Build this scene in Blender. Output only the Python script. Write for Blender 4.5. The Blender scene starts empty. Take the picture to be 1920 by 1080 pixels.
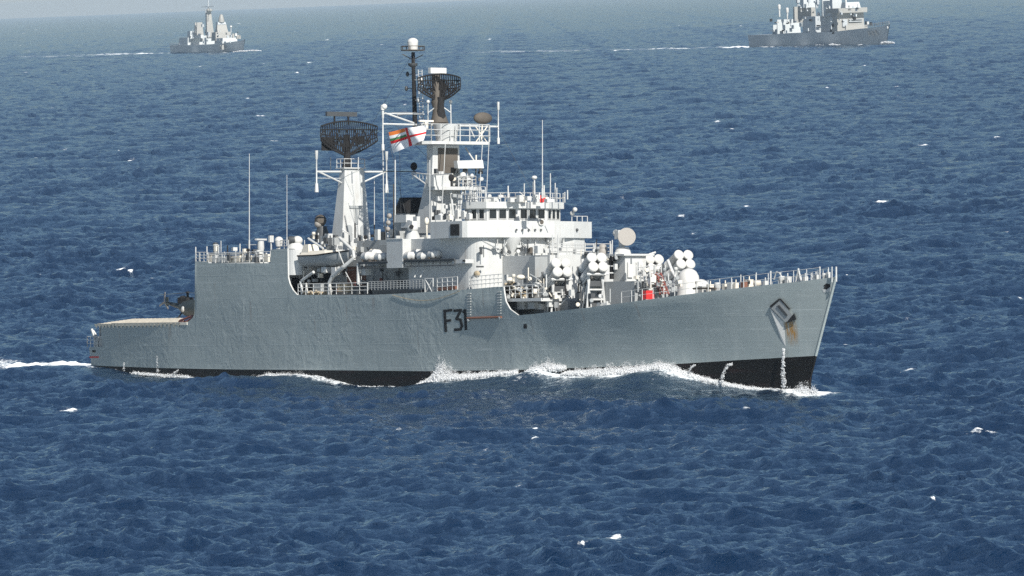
import bpy, math, random
import numpy as np
from mathutils import Matrix, Vector
S = bpy.context.scene
COL = S.collection
R_ = math.radians
rng = random.Random(7)

# ------------------------------------------------------------------ camera, sky, sun, exposure
F_PX, CAM_H, ROLL, HOR_Y0 = 15000.0, 35.0, R_(2.25), 27.0      # focal length in 1920-px frame, eye height, roll, horizon at left edge
PITCH = math.atan((540 - (HOR_Y0 - math.tan(ROLL) * 960)) * math.cos(ROLL) / F_PX)
cam = bpy.data.cameras.new("camera"); cam_o = bpy.data.objects.new("camera", cam); COL.objects.link(cam_o)
cam.lens = F_PX / 1920 * 36; cam.sensor_width = 36; cam.clip_start = 1; cam.clip_end = 90000
_fw = np.array([0, math.cos(PITCH), -math.sin(PITCH)]); _up = np.array([0, math.sin(PITCH), math.cos(PITCH)]); _rt = np.array([1., 0, 0])
cr = math.cos(ROLL) * _rt - math.sin(ROLL) * _up; cu = math.sin(ROLL) * _rt + math.cos(ROLL) * _up
cam_o.matrix_world = Matrix([[cr[i], cu[i], -_fw[i], (0, 0, CAM_H)[i]] for i in range(3)] + [[0, 0, 0, 1]])
S.camera = cam_o

HEADING = R_(32.5)                                             # bow points this far right of straight towards the camera
SUN_EL = R_(40)
_l = np.array([1.0, -0.12])                                    # sun bearing in the ship's plan (forward, port)
_e = np.array([math.sin(HEADING), -math.cos(HEADING)]); _n = np.array([math.cos(HEADING), math.sin(HEADING)])
sb = _e * _l[0] + _n * _l[1]; sb /= np.linalg.norm(sb)
SUN_DIR = Vector((sb[0] * math.cos(SUN_EL), sb[1] * math.cos(SUN_EL), math.sin(SUN_EL)))
sun = bpy.data.lights.new("sun", "SUN"); sun_o = bpy.data.objects.new("sun", sun); COL.objects.link(sun_o)
sun.energy = 5.0; sun.angle = R_(0.5); sun.color = (1.0, 0.95, 0.87)
sun_o.rotation_euler = SUN_DIR.to_track_quat('Z', 'Y').to_euler(); sun_o.location = (0, 0, 300)
world = bpy.data.worlds.new("World"); S.world = world; world.use_nodes = True
wn = world.node_tree; wn.nodes.clear()
sky = wn.nodes.new("ShaderNodeTexSky"); sky.sky_type = 'NISHITA'; sky.sun_disc = False
sky.sun_elevation = SUN_EL; sky.sun_rotation = math.atan2(sb[0], sb[1]); sky.air_density = 1.0; sky.dust_density = 0.4; sky.ozone_density = 1.5
bg = wn.nodes.new("ShaderNodeBackground"); bg.inputs[1].default_value = 0.06
wo = wn.nodes.new("ShaderNodeOutputWorld"); wn.links.new(sky.outputs[0], bg.inputs[0]); wn.links.new(bg.outputs[0], wo.inputs[0])
S.view_settings.view_transform = 'Standard'; S.view_settings.look = 'None'; S.view_settings.exposure = 0.6; S.view_settings.gamma = 1
S.cycles.max_bounces = 6; S.cycles.use_denoising = False; S.cycles.sample_clamp_indirect = 1.0; S.cycles.sample_clamp_direct = 1.2; S.cycles.transparent_max_bounces = 24; S.cycles.volume_bounces = 1

# ------------------------------------------------------------------ photo measuring: a pixel becomes a point on a plane of a ship
def ray(px, py):
    u, v = px - 960, 540 - py
    a = u * math.cos(ROLL) + v * math.sin(ROLL); b = -u * math.sin(ROLL) + v * math.cos(ROLL)
    return np.array([a, F_PX * math.cos(PITCH) + b * math.sin(PITCH), -F_PX * math.sin(PITCH) + b * math.cos(PITCH)])
EYE = np.array([0, 0, CAM_H])
def sea_pt(px, py, z=0.0):
    d = ray(px, py); return EYE + d * ((z - CAM_H) / d[2])
class Frame:
    def __init__(s, bow_px, length, heading, roll=0.0, pitch=0.0):
        ex0 = np.array([math.sin(heading), -math.cos(heading), 0]); ey0 = np.array([math.cos(heading), math.sin(heading), 0]); ez0 = np.array([0, 0, 1.])
        ex = ex0 * math.cos(pitch) + ez0 * math.sin(pitch); ez1 = ez0 * math.cos(pitch) - ex0 * math.sin(pitch)
        ez = ez1 * math.cos(roll) + ey0 * math.sin(roll); ey = ey0 * math.cos(roll) - ez1 * math.sin(roll)
        s.R = np.stack([ex, ey, ez], 1); s.O = sea_pt(*bow_px) - ex0 * length; s.ex0, s.ey0 = ex0, ey0
        s.o = s.R.T @ (EYE - s.O)
    def at(s, px, py, y=None, x=None):
        d = s.R.T @ ray(px, py); k, v = (1, y) if x is None else (0, x)
        return s.o + d * ((v - s.o[k]) / d[k])
    def world(s, p): return s.O + s.R @ np.array(p, float)
    def matrix(s): return Matrix([[*s.R[i], s.O[i]] for i in range(3)] + [[0, 0, 0, 1]])
SHIP = Frame((1530, 742), 122.9, HEADING, R_(3.1), R_(1.15))
def P(px, py, y=None, x=None): return SHIP.at(px, py, y, x)

# ------------------------------------------------------------------ materials
def ramp(nt, fac, stops):
    r = nt.nodes.new("ShaderNodeValToRGB"); el = r.color_ramp.elements
    while len(el) < len(stops): el.new(0.5)
    for e, (p, c) in zip(el, stops): e.position = p; e.color = (*c, 1) if len(c) == 3 else c
    nt.links.new(fac, r.inputs[0]); return r.outputs[0]
def noise(nt, scale, detail=4, vec=None, rough=0.55, stretch=None, dist=0.0):
    n = nt.nodes.new("ShaderNodeTexNoise"); n.inputs['Scale'].default_value = scale; n.inputs['Detail'].default_value = detail
    n.inputs['Roughness'].default_value = rough; n.inputs['Distortion'].default_value = dist
    v = vec or nt.nodes.new("ShaderNodeTexCoord").outputs['Object']
    if stretch:
        m = nt.nodes.new("ShaderNodeMapping"); m.inputs['Scale'].default_value = stretch; nt.links.new(v, m.inputs[0]); v = m.outputs[0]
    nt.links.new(v, n.inputs['Vector']); return n.outputs['Fac']
def math_n(nt, op, a, b=None, clamp=False):
    m = nt.nodes.new("ShaderNodeMath"); m.operation = op; m.use_clamp = clamp
    for i, v in enumerate((a, b)):
        if v is None: continue
        if isinstance(v, (int, float)): m.inputs[i].default_value = v
        else: nt.links.new(v, m.inputs[i])
    return m.outputs[0]
def mixc(nt, fac, a, b):
    m = nt.nodes.new("ShaderNodeMix"); m.data_type = 'RGBA'
    if isinstance(fac, (int, float)): m.inputs[0].default_value = fac
    else: nt.links.new(fac, m.inputs[0])
    for i, v in ((6, a), (7, b)):
        if isinstance(v, tuple): m.inputs[i].default_value = (*v, 1)
        else: nt.links.new(v, m.inputs[i])
    return m.outputs[2]
def maprange(nt, v, a, b, c=0.0, d=1.0):
    m = nt.nodes.new("ShaderNodeMapRange"); m.interpolation_type = 'SMOOTHSTEP'
    nt.links.new(v, m.inputs[0])
    for i, x in zip((1, 2, 3, 4), (a, b, c, d)): m.inputs[i].default_value = x
    return m.outputs[0]
def new_mat(name):
    m = bpy.data.materials.new(name); m.use_nodes = True
    return m, m.node_tree, m.node_tree.nodes["Principled BSDF"]
def paint(name, col, rough=0.5, var=0.12, dirt=(0.25, 0.2, 0.15), dirt_amt=0.12, scale=0.9):
    m, nt, b = new_mat(name)
    n1 = noise(nt, scale, 5); n2 = noise(nt, 1.1, 6, stretch=(2.2, 2.2, 0.35))
    c = mixc(nt, n1, tuple(x * (1 - var) for x in col), tuple(min(1, x * (1 + var)) for x in col))
    c = mixc(nt, math_n(nt, 'MULTIPLY', maprange(nt, n2, 0.52, 0.8), dirt_amt), c, dirt)
    nt.links.new(c, b.inputs['Base Color']); b.inputs['Roughness'].default_value = rough
    return m
M = {}
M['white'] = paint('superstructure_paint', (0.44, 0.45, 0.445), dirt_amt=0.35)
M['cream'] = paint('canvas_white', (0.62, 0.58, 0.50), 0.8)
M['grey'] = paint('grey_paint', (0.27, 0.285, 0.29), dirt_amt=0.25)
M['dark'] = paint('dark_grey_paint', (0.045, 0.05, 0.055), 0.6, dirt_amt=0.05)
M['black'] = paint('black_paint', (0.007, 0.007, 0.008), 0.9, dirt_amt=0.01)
M['soot'] = paint('sooty_brown_paint', (0.075, 0.065, 0.054), 0.8, var=0.4, dirt_amt=0.05)
M['brown'] = paint('brown_wood', (0.16, 0.07, 0.045), 0.7, var=0.3)
M['red'] = paint('red_paint', (0.55, 0.02, 0.02), 0.45)
M['rust'] = paint('red_lead_paint', (0.17, 0.05, 0.04), 0.6)
M['net'] = paint('rope_net', (0.35, 0.29, 0.2), 0.95, var=0.5, scale=6)
M['net_pale'] = paint('pale_netting', (0.55, 0.5, 0.41), 0.9, var=0.35, scale=3)
M['glass'] = paint('window_glass', (0.012, 0.016, 0.02), 0.08, var=0.3)
M['dish'] = paint('dish_grey', (0.26, 0.245, 0.225), 0.6)
M['heli'] = paint('helicopter_paint', (0.02, 0.028, 0.03), 0.5, var=0.4, scale=2)
M['haze_grey'] = paint('hazed_naval_grey', (0.40, 0.43, 0.44), 0.6)  # far ships: grey lightened, distance haze painted into the colour
M['haze_pale'] = paint('hazed_naval_pale', (0.27, 0.27, 0.255), 0.6)  # far upperworks: haze-flattened contrast painted into the colour
M['haze_dark'] = paint('hazed_naval_dark', (0.36, 0.39, 0.41), 0.6)  # dark grey of the far ships, paled to carry distance haze
M['dome'] = paint('radome_white', (0.5, 0.5, 0.485), 0.4, dirt_amt=0.05)
def hull_mat():
    m, nt, b = new_mat('hull_paint')
    tc = nt.nodes.new("ShaderNodeTexCoord").outputs['Object']
    sep = nt.nodes.new("ShaderNodeSeparateXYZ"); nt.links.new(tc, sep.inputs[0]); X, Y, Z = sep.outputs
    n1 = noise(nt, 0.25, 6, tc); n2 = noise(nt, 0.6, 7, tc, stretch=(2.0, 2.0, 0.22)); n3 = noise(nt, 1.4, 5, tc, stretch=(0.12, 0.12, 2.4))
    c = mixc(nt, n1, (0.245, 0.285, 0.288), (0.29, 0.33, 0.332))
    c = mixc(nt, math_n(nt, 'MULTIPLY', maprange(nt, n2, 0.5, 0.75), 0.2), c, (0.44, 0.47, 0.46))
    c = mixc(nt, math_n(nt, 'MULTIPLY', maprange(nt, n3, 0.55, 0.75), 0.3), c, (0.45, 0.48, 0.47))
    ln_ = maprange(nt, math_n(nt, 'ABSOLUTE', math_n(nt, 'SUBTRACT', math_n(nt, 'FRACT', math_n(nt, 'MULTIPLY', Z, 0.62)), 0.5)), 0.455, 0.5)
    c = mixc(nt, math_n(nt, 'MULTIPLY', math_n(nt, 'MULTIPLY', ln_, maprange(nt, noise(nt, .35, 4, tc), .42, .62)), .4), c, (0.46, 0.50, 0.50))
    # rust weeping from the anchor pocket, the flight deck scupper and a few smaller scuppers
    def stain(x0, w, z1, z0, col, amt, c, sl=0.0):
        xx = math_n(nt, 'ADD', X, math_n(nt, 'MULTIPLY', Z, sl))
        a = math_n(nt, 'ABSOLUTE', math_n(nt, 'SUBTRACT', xx, x0))
        a = maprange(nt, a, w, w * 0.25); zt = maprange(nt, Z, z1 + 0.15, z1 - 0.1); zb = maprange(nt, Z, z0, z0 + (z1 - z0) * 0.6)
        f = math_n(nt, 'MULTIPLY', math_n(nt, 'MULTIPLY', a, zt), zb)
        f = math_n(nt, 'MULTIPLY', f, math_n(nt, 'MULTIPLY', maprange(nt, noise(nt, 2.2, 5, tc, stretch=(3, 3, 0.4)), 0.35, 0.6), amt))
        return mixc(nt, f, c, col)
    c = stain(RUST[0][0] + .2, 0.95, RUST[0][2], RUST[1][2], (0.30, 0.15, 0.02), 1.0, c)
    c = stain(25.6, 0.5, 4.0, 1.7, (0.16, 0.13, 0.11), 0.55, c)
    c = stain(63.0, 0.4, 6.4, 4.5, (0.2, 0.16, 0.14), 0.4, c)
    for sx_, z1_, z0_ in ((34.5, 8.0, 5.5), (41.2, 6.2, 3.8), (52.6, 4.5, 2.6), (58.3, 6.5, 3.5), (70.4, 3.4, 1.2), (81.5, 6.8, 4.6), (96.2, 5.0, 3.4), (103.4, 5.6, 3.2), (14.5, 3.6, 1.8)): c = stain(sx_, .22, z1_, z0_, (.20, .15, .12), .35, c)
    c = stain(88.5, 0.35, 4.2, 2.2, (0.16, 0.15, 0.14), 0.4, c)
    nt.links.new(c, b.inputs['Base Color']); b.inputs['Roughness'].default_value = 0.42
    # plating dished between the frames: ripples that the grazing sun picks out
    w1 = noise(nt, 0.85, 4, tc, stretch=(1.0, 1.0, 0.85), dist=1.2); w2 = noise(nt, 0.35, 2, tc, stretch=(0.5, 1, 1.6))
    fade = math_n(nt, 'MULTIPLY', maprange(nt, X, 100, 82), math_n(nt, 'ADD', maprange(nt, noise(nt, .12, 2, tc), .38, .62), .25))
    seam = maprange(nt, math_n(nt, 'ABSOLUTE', math_n(nt, 'SUBTRACT', math_n(nt, 'FRACT', math_n(nt, 'MULTIPLY', Z, 0.46)), 0.5)), 0.47, 0.5)
    h = math_n(nt, 'ADD', math_n(nt, 'MULTIPLY', w1, math_n(nt, 'ADD', math_n(nt, 'MULTIPLY', fade, 0.85), 0.12)), math_n(nt, 'MULTIPLY', w2, 0.35))
    h = math_n(nt, 'ADD', h, math_n(nt, 'MULTIPLY', seam, 0.06))
    bp = nt.nodes.new("ShaderNodeBump"); bp.inputs['Strength'].default_value = 0.34; bp.inputs['Distance'].default_value = 0.2
    nt.links.new(h, bp.inputs['Height']); nt.links.new(bp.outputs[0], b.inputs['Normal'])
    return m
def boot_mat():
    m, nt, b = new_mat('boot_topping')
    n = noise(nt, 0.7, 6, stretch=(0.3, 0.3, 2)); 
    nt.links.new(mixc(nt, maprange(nt, n, 0.5, 0.75), (0.003, 0.003, 0.003), (0.012, 0.006, 0.006)), b.inputs['Base Color'])
    b.inputs['Roughness'].default_value = 0.6; b.inputs['Specular IOR Level'].default_value = 0.25; return m
M['boot'] = boot_mat()
def foam_mat():
    m, nt, b = new_mat('white_foam')
    d = nt.nodes.new("ShaderNodeBsdfDiffuse"); d.inputs[0].default_value = (.86, .88, .9, 1); t = nt.nodes.new("ShaderNodeBsdfTranslucent"); t.inputs[0].default_value = (.86, .88, .9, 1); tr = nt.nodes.new("ShaderNodeBsdfTransparent")
    a = nt.nodes.new("ShaderNodeMixShader"); a.inputs[0].default_value = .4; nt.links.new(d.outputs[0], a.inputs[1]); nt.links.new(t.outputs[0], a.inputs[2])
    c = nt.nodes.new("ShaderNodeMixShader"); nt.links.new(maprange(nt, noise(nt, 5.0, 4), .35, .6, .75, .25), c.inputs[0]); nt.links.new(a.outputs[0], c.inputs[1]); nt.links.new(tr.outputs[0], c.inputs[2])
    nt.links.new(c.outputs[0], nt.nodes["Material Output"].inputs[0]); return m
M['foam'] = foam_mat()

# ------------------------------------------------------------------ mesh builder
class MB:
    def __init__(s): s.v, s.f, s.sm, s.mi = [], [], [], []
    def add(s, v, f, smooth=False, mi=0):
        o = len(s.v); s.v += [tuple(map(float, q)) for q in v]; s.f += [tuple(i + o for i in q) for q in f]
        s.sm += [smooth] * len(f); s.mi += [mi] * len(f); return s
    def hexa(s, p):                                            # 4 bottom corners, 4 top corners, same winding
        return s.add(p, [(0, 3, 2, 1), (4, 5, 6, 7), (0, 1, 5, 4), (1, 2, 6, 5), (2, 3, 7, 6), (3, 0, 4, 7)])
    def box(s, c, d, rz=0.0, ry=0.0):
        x, y, z = (q / 2 for q in d); m = Matrix.Rotation(rz, 3, 'Z') @ Matrix.Rotation(ry, 3, 'Y')
        return s.hexa([tuple(Vector(c) + m @ Vector(q)) for q in ((-x, -y, -z), (x, -y, -z), (x, y, -z), (-x, y, -z), (-x, -y, z), (x, -y, z), (x, y, z), (-x, y, z))])
    def bb(s, a, b):
        return s.box([(p + q) / 2 for p, q in zip(a, b)], [abs(p - q) for p, q in zip(a, b)])
    def lathe(s, a, b, prof, n=14, cap=True):                  # prof: (t along a->b, radius)
        a, b = Vector(a), Vector(b); ax = (b - a); q = ax.normalized().to_track_quat('Z', 'Y'); v, f = [], []
        for t, r in prof:
            for k in range(n):
                an = 2 * math.pi * k / n; v.append(a + ax * t + q @ Vector((r * math.cos(an), r * math.sin(an), 0)))
        for i in range(len(prof) - 1):
            for k in range(n): f.append((i * n + k, i * n + (k + 1) % n, (i + 1) * n + (k + 1) % n, (i + 1) * n + k))
        s.add(v, f, n > 7)
        if cap:
            m = (len(prof) - 1) * n
            s.add([v[k] for k in range(n)], [tuple(reversed(range(n)))]); s.add([v[m + k] for k in range(n)], [tuple(range(n))])
        return s
    def rod(s, a, b, r=0.05, r1=None, n=6): return s.lathe(a, b, [(0, r), (1, r if r1 is None else r1)], n)
    def path(s, pts, r=0.05, n=6):
        for a, b in zip(pts, pts[1:]): s.rod(a, b, r, n=n)
        return s
    def ball(s, c, r, sc=(1, 1, 1), nu=14, nv=8, lo=-1.0):
        v, f = [], []; c = Vector(c)
        for j in range(nv + 1):
            ph = math.asin(lo) + (math.pi / 2 - math.asin(lo)) * j / nv
            for k in range(nu):
                an = 2 * math.pi * k / nu; v.append(c + Vector((r * sc[0] * math.cos(ph) * math.cos(an), r * sc[1] * math.cos(ph) * math.sin(an), r * sc[2] * math.sin(ph))))
        for j in range(nv):
            for k in range(nu): f.append((j * nu + k, j * nu + (k + 1) % nu, (j + 1) * nu + (k + 1) % nu, (j + 1) * nu + k))
        return s.add(v, f, True)
    def prism(s, poly, z0, z1, top=None, smooth=False):
        n = len(poly); top = top or poly
        g = lambda z, i: z(i) if callable(z) else z
        v = [(x, y, g(z0, i)) for i, (x, y) in enumerate(poly)] + [(x, y, g(z1, i)) for i, (x, y) in enumerate(top)]
        s.add(v, [(i, (i + 1) % n, n + (i + 1) % n, n + i) for i in range(n)], smooth)
        return s.add(v, [tuple(reversed(range(n))), tuple(range(n, 2 * n))])
    def rail(s, pts, h=1.0, step=1.5, r=0.03, wires=3):
        pts = [Vector(p) for p in pts]; up = Vector((0, 0, h))
        for a, b in zip(pts, pts[1:]):
            n = max(1, round((b - a).length / step))
            for i in range(n + 1): s.rod(a.lerp(b, i / n), a.lerp(b, i / n) + up, r * 1.3, n=5)
            for w in range(wires): s.rod(a + up * (w + 1) / wires, b + up * (w + 1) / wires, r, n=4)
        return s
    def build(s, name, mat, parent=None, label=None, cat=None, group=None, kind=None):
        me = bpy.data.meshes.new(name); me.from_pydata(s.v, [], s.f); me.polygons.foreach_set('use_smooth', s.sm)
        for m in (mat if isinstance(mat, (list, tuple)) else [mat]): me.materials.append(M[m] if isinstance(m, str) else m)
        me.polygons.foreach_set('material_index', s.mi); me.validate(); me.update()
        o = bpy.data.objects.new(name, me); COL.objects.link(o); o.parent = parent
        tag(o, label, cat, group, kind); return o
def tag(o, label=None, cat=None, group=None, kind=None):
    for k, v in (('label', label), ('category', cat), ('group', group), ('kind', kind)):
        if v: o[k] = v
    return o
def thing(name, label, cat, mtx=None, group=None):
    o = bpy.data.objects.new(name, None); COL.objects.link(o); o.empty_display_size = 0.5
    if mtx is not None: o.matrix_world = mtx
    return tag(o, label, cat, group)
def I(x, xs, ys): return np.interp(x, xs, ys)

# ================================================================== the frigate
SM = SHIP.matrix()
ship = thing('frigate', 'large grey frigate numbered F31 with white superstructure crossing the foreground sea', 'warship', SM)
X0, X1 = 6.4, 126.25
DX = [6.4, 12, 25, 40, 75, 86, 95, 103, 110, 114, 118, 121, 123.5, 125.3, 126.25]; DY = [5.1, 6.0, 6.9, 7.2, 7.2, 7.0, 6.4, 5.45, 4.25, 3.4, 2.4, 1.58, .85, .31, .006]
WX = [6.4, 12, 25, 40, 70, 85, 95, 105, 110, 115, 119, 122.5, 125, 126.25]; WY = [4.7, 5.6, 6.7, 7.0, 6.9, 6.15, 5.0, 3.3, 2.45, 1.65, 1.05, .56, .18, .006]
def bd(x): return I(x, DX, DY)
def edge(px, py, f=bd):                                        # hull side point under a pixel
    y = -6.5
    for _ in range(25): q = P(px, py, y=y); y = 0.5 * y - 0.5 * float(f(q[0]))
    return P(px, py, y=y)
OUT = [(161, 651), (186, 650), (186.6, 608), (340, 607), (352, 603), (360, 596), (364, 588), (365, 574), (365.6, 490), (390, 491), (391, 493.5), (507, 493.5), (508, 468), (539, 466),
       (540, 520), (543, 532), (549, 544), (557, 553), (690, 553), (760, 550), (873, 543), (927, 538), (944, 537.5), (945, 547), (948, 565), (955, 580), (968, 591),
       (1000, 588.5), (1100, 577), (1190, 565), (1335, 546), (1450, 533), (1500, 528), (1569, 519)]
TOP = np.array([edge(*o) for o in OUT]); TX, TZ = TOP[:, 0].copy(), TOP[:, 2].copy()
for i in range(1, len(TX)): TX[i] = max(TX[i], TX[i - 1] + 0.012)
TX[0] = X0; TX[-1] = X1
def ztop(x): return I(x, TX, TZ)
XH0, XH1 = TX[8], TX[13]                                       # hangar from its door to its forward corner
XW = TX[22]                                                    # end of the bulwark abreast the bridge
def smooth_top(x):                                             # height that shapes the flare, free of the steps
    return I(x, [X0, 30, 60, 85, 95, 110, X1], [5.5, 6, 6.6, 5.6, 5.0, 6.0, 7.6])
def stem_x(z): return 122.75 + 0.46 * max(z, -1.0)
def hb(x, z):
    t = np.clip(z / smooth_top(x), 0, 1); w = I(x, WX, WY); return w + (bd(x) - w) * t ** 1.35
def hull_x(x, z):                                              # shear the bow stations along the raked stem
    if x < 100: return x + (0.5 * (1 - z / 3) * max(0, (9 - x) / 3) if z < 3 and x < 9 else 0)
    k = ((x - 100) / (X1 - 100)); return x + k * k * (stem_x(z) - X1)
BOOT = [edge(px, py, lambda x: hb(x, 0.3)) for px, py in ((165, 685), (300, 690), (450, 693), (600, 694), (800, 696), (1000, 693), (1130, 688), (1260, 683), (1400, 675))]
BX = [X0] + [b[0] for b in BOOT[1:]] + [X1]; BZ = [BOOT[0][2]] + [b[2] for b in BOOT[1:]] + [0.93]
def zboot(x): return I(x, BX, BZ)
cols = sorted(set(np.round(np.concatenate([np.arange(X0, X1, 0.8), TX, [X1]]), 4)))
NL, NU = 5, 16
hm = MB(); rows = []
for x in cols:
    zb, zt = zboot(x), ztop(x); zs = [-3 + (zb + 3) * i / NL for i in range(NL)] + [zb + (zt - zb) * i / NU for i in range(NU + 1)]
    rows.append([(hull_x(x, z), -hb(x, z), z) for z in zs])
nr, nc = NL + NU + 1, len(cols)
for side in (1, -1):
    v = [(p[0], p[1] * side, p[2]) for r in rows for p in r]; fa, fb = [], []
    for i in range(nc - 1):
        for j in range(nr - 1):
            q = (i * nr + j, (i + 1) * nr + j, (i + 1) * nr + j + 1, i * nr + j + 1); q = q if side > 0 else tuple(reversed(q))
            (fa if j >= NL else fb).append(q)
    o = len(hm.v); hm.add(v, fa, True, 0)
    hm.f += [tuple(k + o for k in q) for q in fb]; hm.sm += [True] * len(fb); hm.mi += [1] * len(fb)
st = rows[0]                                                   # transom
hm.add([p for p in st] + [(p[0], -p[1], p[2]) for p in st], [(j, j + 1, nr + j + 1, nr + j) for j in range(nr - 1)], False, 0)
def on_hull(px, py, off=0.02):
    y = -6.5
    for _ in range(40):
        q = P(px, py, y=y); k = q[0]
        for _2 in range(6): k = k - (hull_x(k, q[2]) - q[0])
        y = 0.6 * y + 0.4 * (-float(hb(k, q[2])) - off)
    return P(px, py, y=y)
RUST = on_hull(1477, 603), on_hull(1477, 655)
M['hull'] = hull_mat()
hull = hm.build('hull', ['hull', 'boot'], ship)
def deck_z(x):
    if XH0 <= x <= XH1: return ztop(x)
    if XH1 < x < TX[17]: return TZ[17]
    if TX[22] < x < TX[26]: return TZ[26]
    if TX[3] < x < XH0: return TZ[3]
    return ztop(x)
dk = MB()
xs = [x for x in cols if x > X0 + .05]
for a, b in zip(xs, xs[1:]):
    za, zb_ = deck_z(a + 1e-4), deck_z(b - 1e-4)
    ya, yb = hb(a, za) - .02, hb(b, zb_) - .02
    xa, xb = hull_x(a, za), hull_x(b, zb_)
    if b - a > .02: dk.add([(xa, -ya, za - .02), (xb, -yb, zb_ - .02), (xb, yb, zb_ - .02), (xa, ya, za - .02)], [(0, 1, 2, 3)])
dk.build('deck', 'grey', ship)
MB().path([(hull_x(X1, z) - .1, 0, z) for z in np.linspace(-2, .9, 6)], .11, 8).build('stem_foot', 'boot', hull); MB().path([(hull_x(X1, z) - .1, 0, z) for z in np.linspace(.93, float(ztop(X1)), 9)], .12, 8).build('stem_bar', M['hull'], hull)
for sgn in (1, -1):
  rim = MB()
  for a, b in zip(cols, cols[1:]):
    pa, pb = (hull_x(a, ztop(a)), -hb(a, ztop(a)), ztop(a)), (hull_x(b, ztop(b)), -hb(b, ztop(b)), ztop(b))
    if a < XH1 - 0.5 or a > 120: continue
    rim.add([(pa[0], pa[1] * sgn, pa[2]), (pb[0], pb[1] * sgn, pb[2]), (pb[0], (pb[1] + .14) * sgn, pb[2] + .004), (pa[0], (pa[1] + .14) * sgn, pa[2] + .004)], [(0, 1, 2, 3) if sgn > 0 else (3, 2, 1, 0)])
  rim.build('bulwark_rim', 'white', hull)

def decal(mb, quad, off=0.025, n=4, th=0.02):                  # a thin plate lying on the hull, corners in pixels
    for i in range(n):
        a, b = i / n, (i + 1) / n
        L = lambda t, p, q: (p[0] + (q[0] - p[0]) * t, p[1] + (q[1] - p[1]) * t)
        c = [L(a, quad[0], quad[1]), L(b, quad[0], quad[1]), L(b, quad[3], quad[2]), L(a, quad[3], quad[2])]
        t = [on_hull(*q, off) for q in c]; mb.hexa([p + np.array([0, th + off * .8, 0]) for p in t] + t)
def stroke(mb, pts, w):
    for (x0, y0), (x1, y1) in zip(pts, pts[1:]):
        d = math.hypot(x1 - x0, y1 - y0); nx, ny = -(y1 - y0) / d * w / 2, (x1 - x0) / d * w / 2; ex_, ey_ = (x1 - x0) / d * w * .3, (y1 - y0) / d * w * .3
        decal(mb, [(x0 + nx - ex_, y0 + ny - ey_), (x1 + nx + ex_, y1 + ny + ey_), (x1 - nx + ex_, y1 - ny + ey_), (x0 - nx - ex_, y0 - ny - ey_)], .025, 2)
for ch in ([[(833.2, 582), (835.6, 621)], [(833.2, 583.5), (846.5, 581.5)], [(834.5, 602), (844, 600.6)]],
           [[(851.5, 582.8), (864, 581.2), (855.5, 598), (863, 599.5), (866, 611), (863, 617.6), (852.5, 618.3)]],
           [[(868.6, 585.5), (871.6, 581.5), (873.4, 617.6)]]):
    mb = MB(); [stroke(mb, c, 4.8) for c in ch]; mb.build('hull_number', 'black', hull)
mb = MB(); decal(mb, [(981.5, 608), (987.5, 607.5), (987.5, 616), (981.5, 616)], .03); mb.build('scuttle', 'black', hull)
mb = MB(); decal(mb, [(1543.5, 536), (1549, 531.5), (1556, 533), (1556.5, 538.5), (1549, 543.5), (1544, 542.5)][:4], .03, 2); decal(mb, [(1544, 541), (1547, 535), (1556, 537), (1550, 543)], .034, 2); mb.build('fairlead', 'black', hull)
mb = MB(); decal(mb, [(1541.5, 542.5), (1557, 540.5), (1556, 547), (1544, 548.5)], .02, 3); mb.build('fairlead_lip', 'white', hull)
for lx in (878.5, 935):
    mb = MB()
    for k in range(9): a = 550 + k * 5.0 - (3 if lx > 900 else 0); decal(mb, [(lx - 3.5, a), (lx + 3.5, a - .5), (lx + 3.5, a + .9), (lx - 3.5, a + 1.4)], .08, 1)
    mb.build('rung_ladder', 'white', hull)
a, b = on_hull(876, 596.5, .06), on_hull(940, 594.5, .06)
MB().rod(a, b, .1, n=10).build('boat_boom', 'brown', ship); [MB().ball(on_hull(*q_, .08), .2, (1, .5, .7)).build('boom_bracket', 'white', ship) for q_ in ((878, 600), (937, 595.5))]
mb = MB(); pts = [on_hull(735 + i * 10.5, 553 + 14 * math.sin(i / 12 * math.pi) - i * .6, .06) for i in range(13)]; mb.path(pts, .025, 5).build('mooring_rope', 'net', ship)
# anchor in its pocket
mb = MB(); mb.hexa([on_hull(*q, -.3) for q in ((1443, 575.5), (1472, 604), (1492, 599), (1462, 561))] + [on_hull(*q, .16) for q in ((1443, 575.5), (1472, 604), (1492, 599), (1462, 561))])
anchor = mb.build('anchor', 'grey', hull)
mb = MB(); mb.hexa([on_hull(*q, .1) for q in ((1456, 574), (1473, 593), (1477, 591), (1461, 572))] + [on_hull(*q, .24) for q in ((1456, 574), (1473, 593), (1477, 591), (1461, 572))])
mb.build('anchor_shank', 'dark', anchor)
mb = MB()
for q in (((1460, 559.5), (1464, 560), (1482, 580), (1479, 581)), ((1476, 603), (1489, 587), (1493, 599), (1474, 606)), ((1443, 574), (1460, 560), (1462, 562.5), (1446, 577))):
    mb.hexa([on_hull(*c, .05) for c in q] + [on_hull(*c, .2) for c in q])
mb.build('anchor_pocket', 'black', hull)
mb = MB(); q = ((1443, 577), (1471, 605), (1473, 650), (1466, 640)); mb.hexa([on_hull(*c, -.3) for c in q] + [on_hull(1443, 577, .12), on_hull(1471, 605, -.02), on_hull(1473, 650, .0), on_hull(1466, 640, .02)])
mb.build('pocket_lip', 'white', hull)
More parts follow.
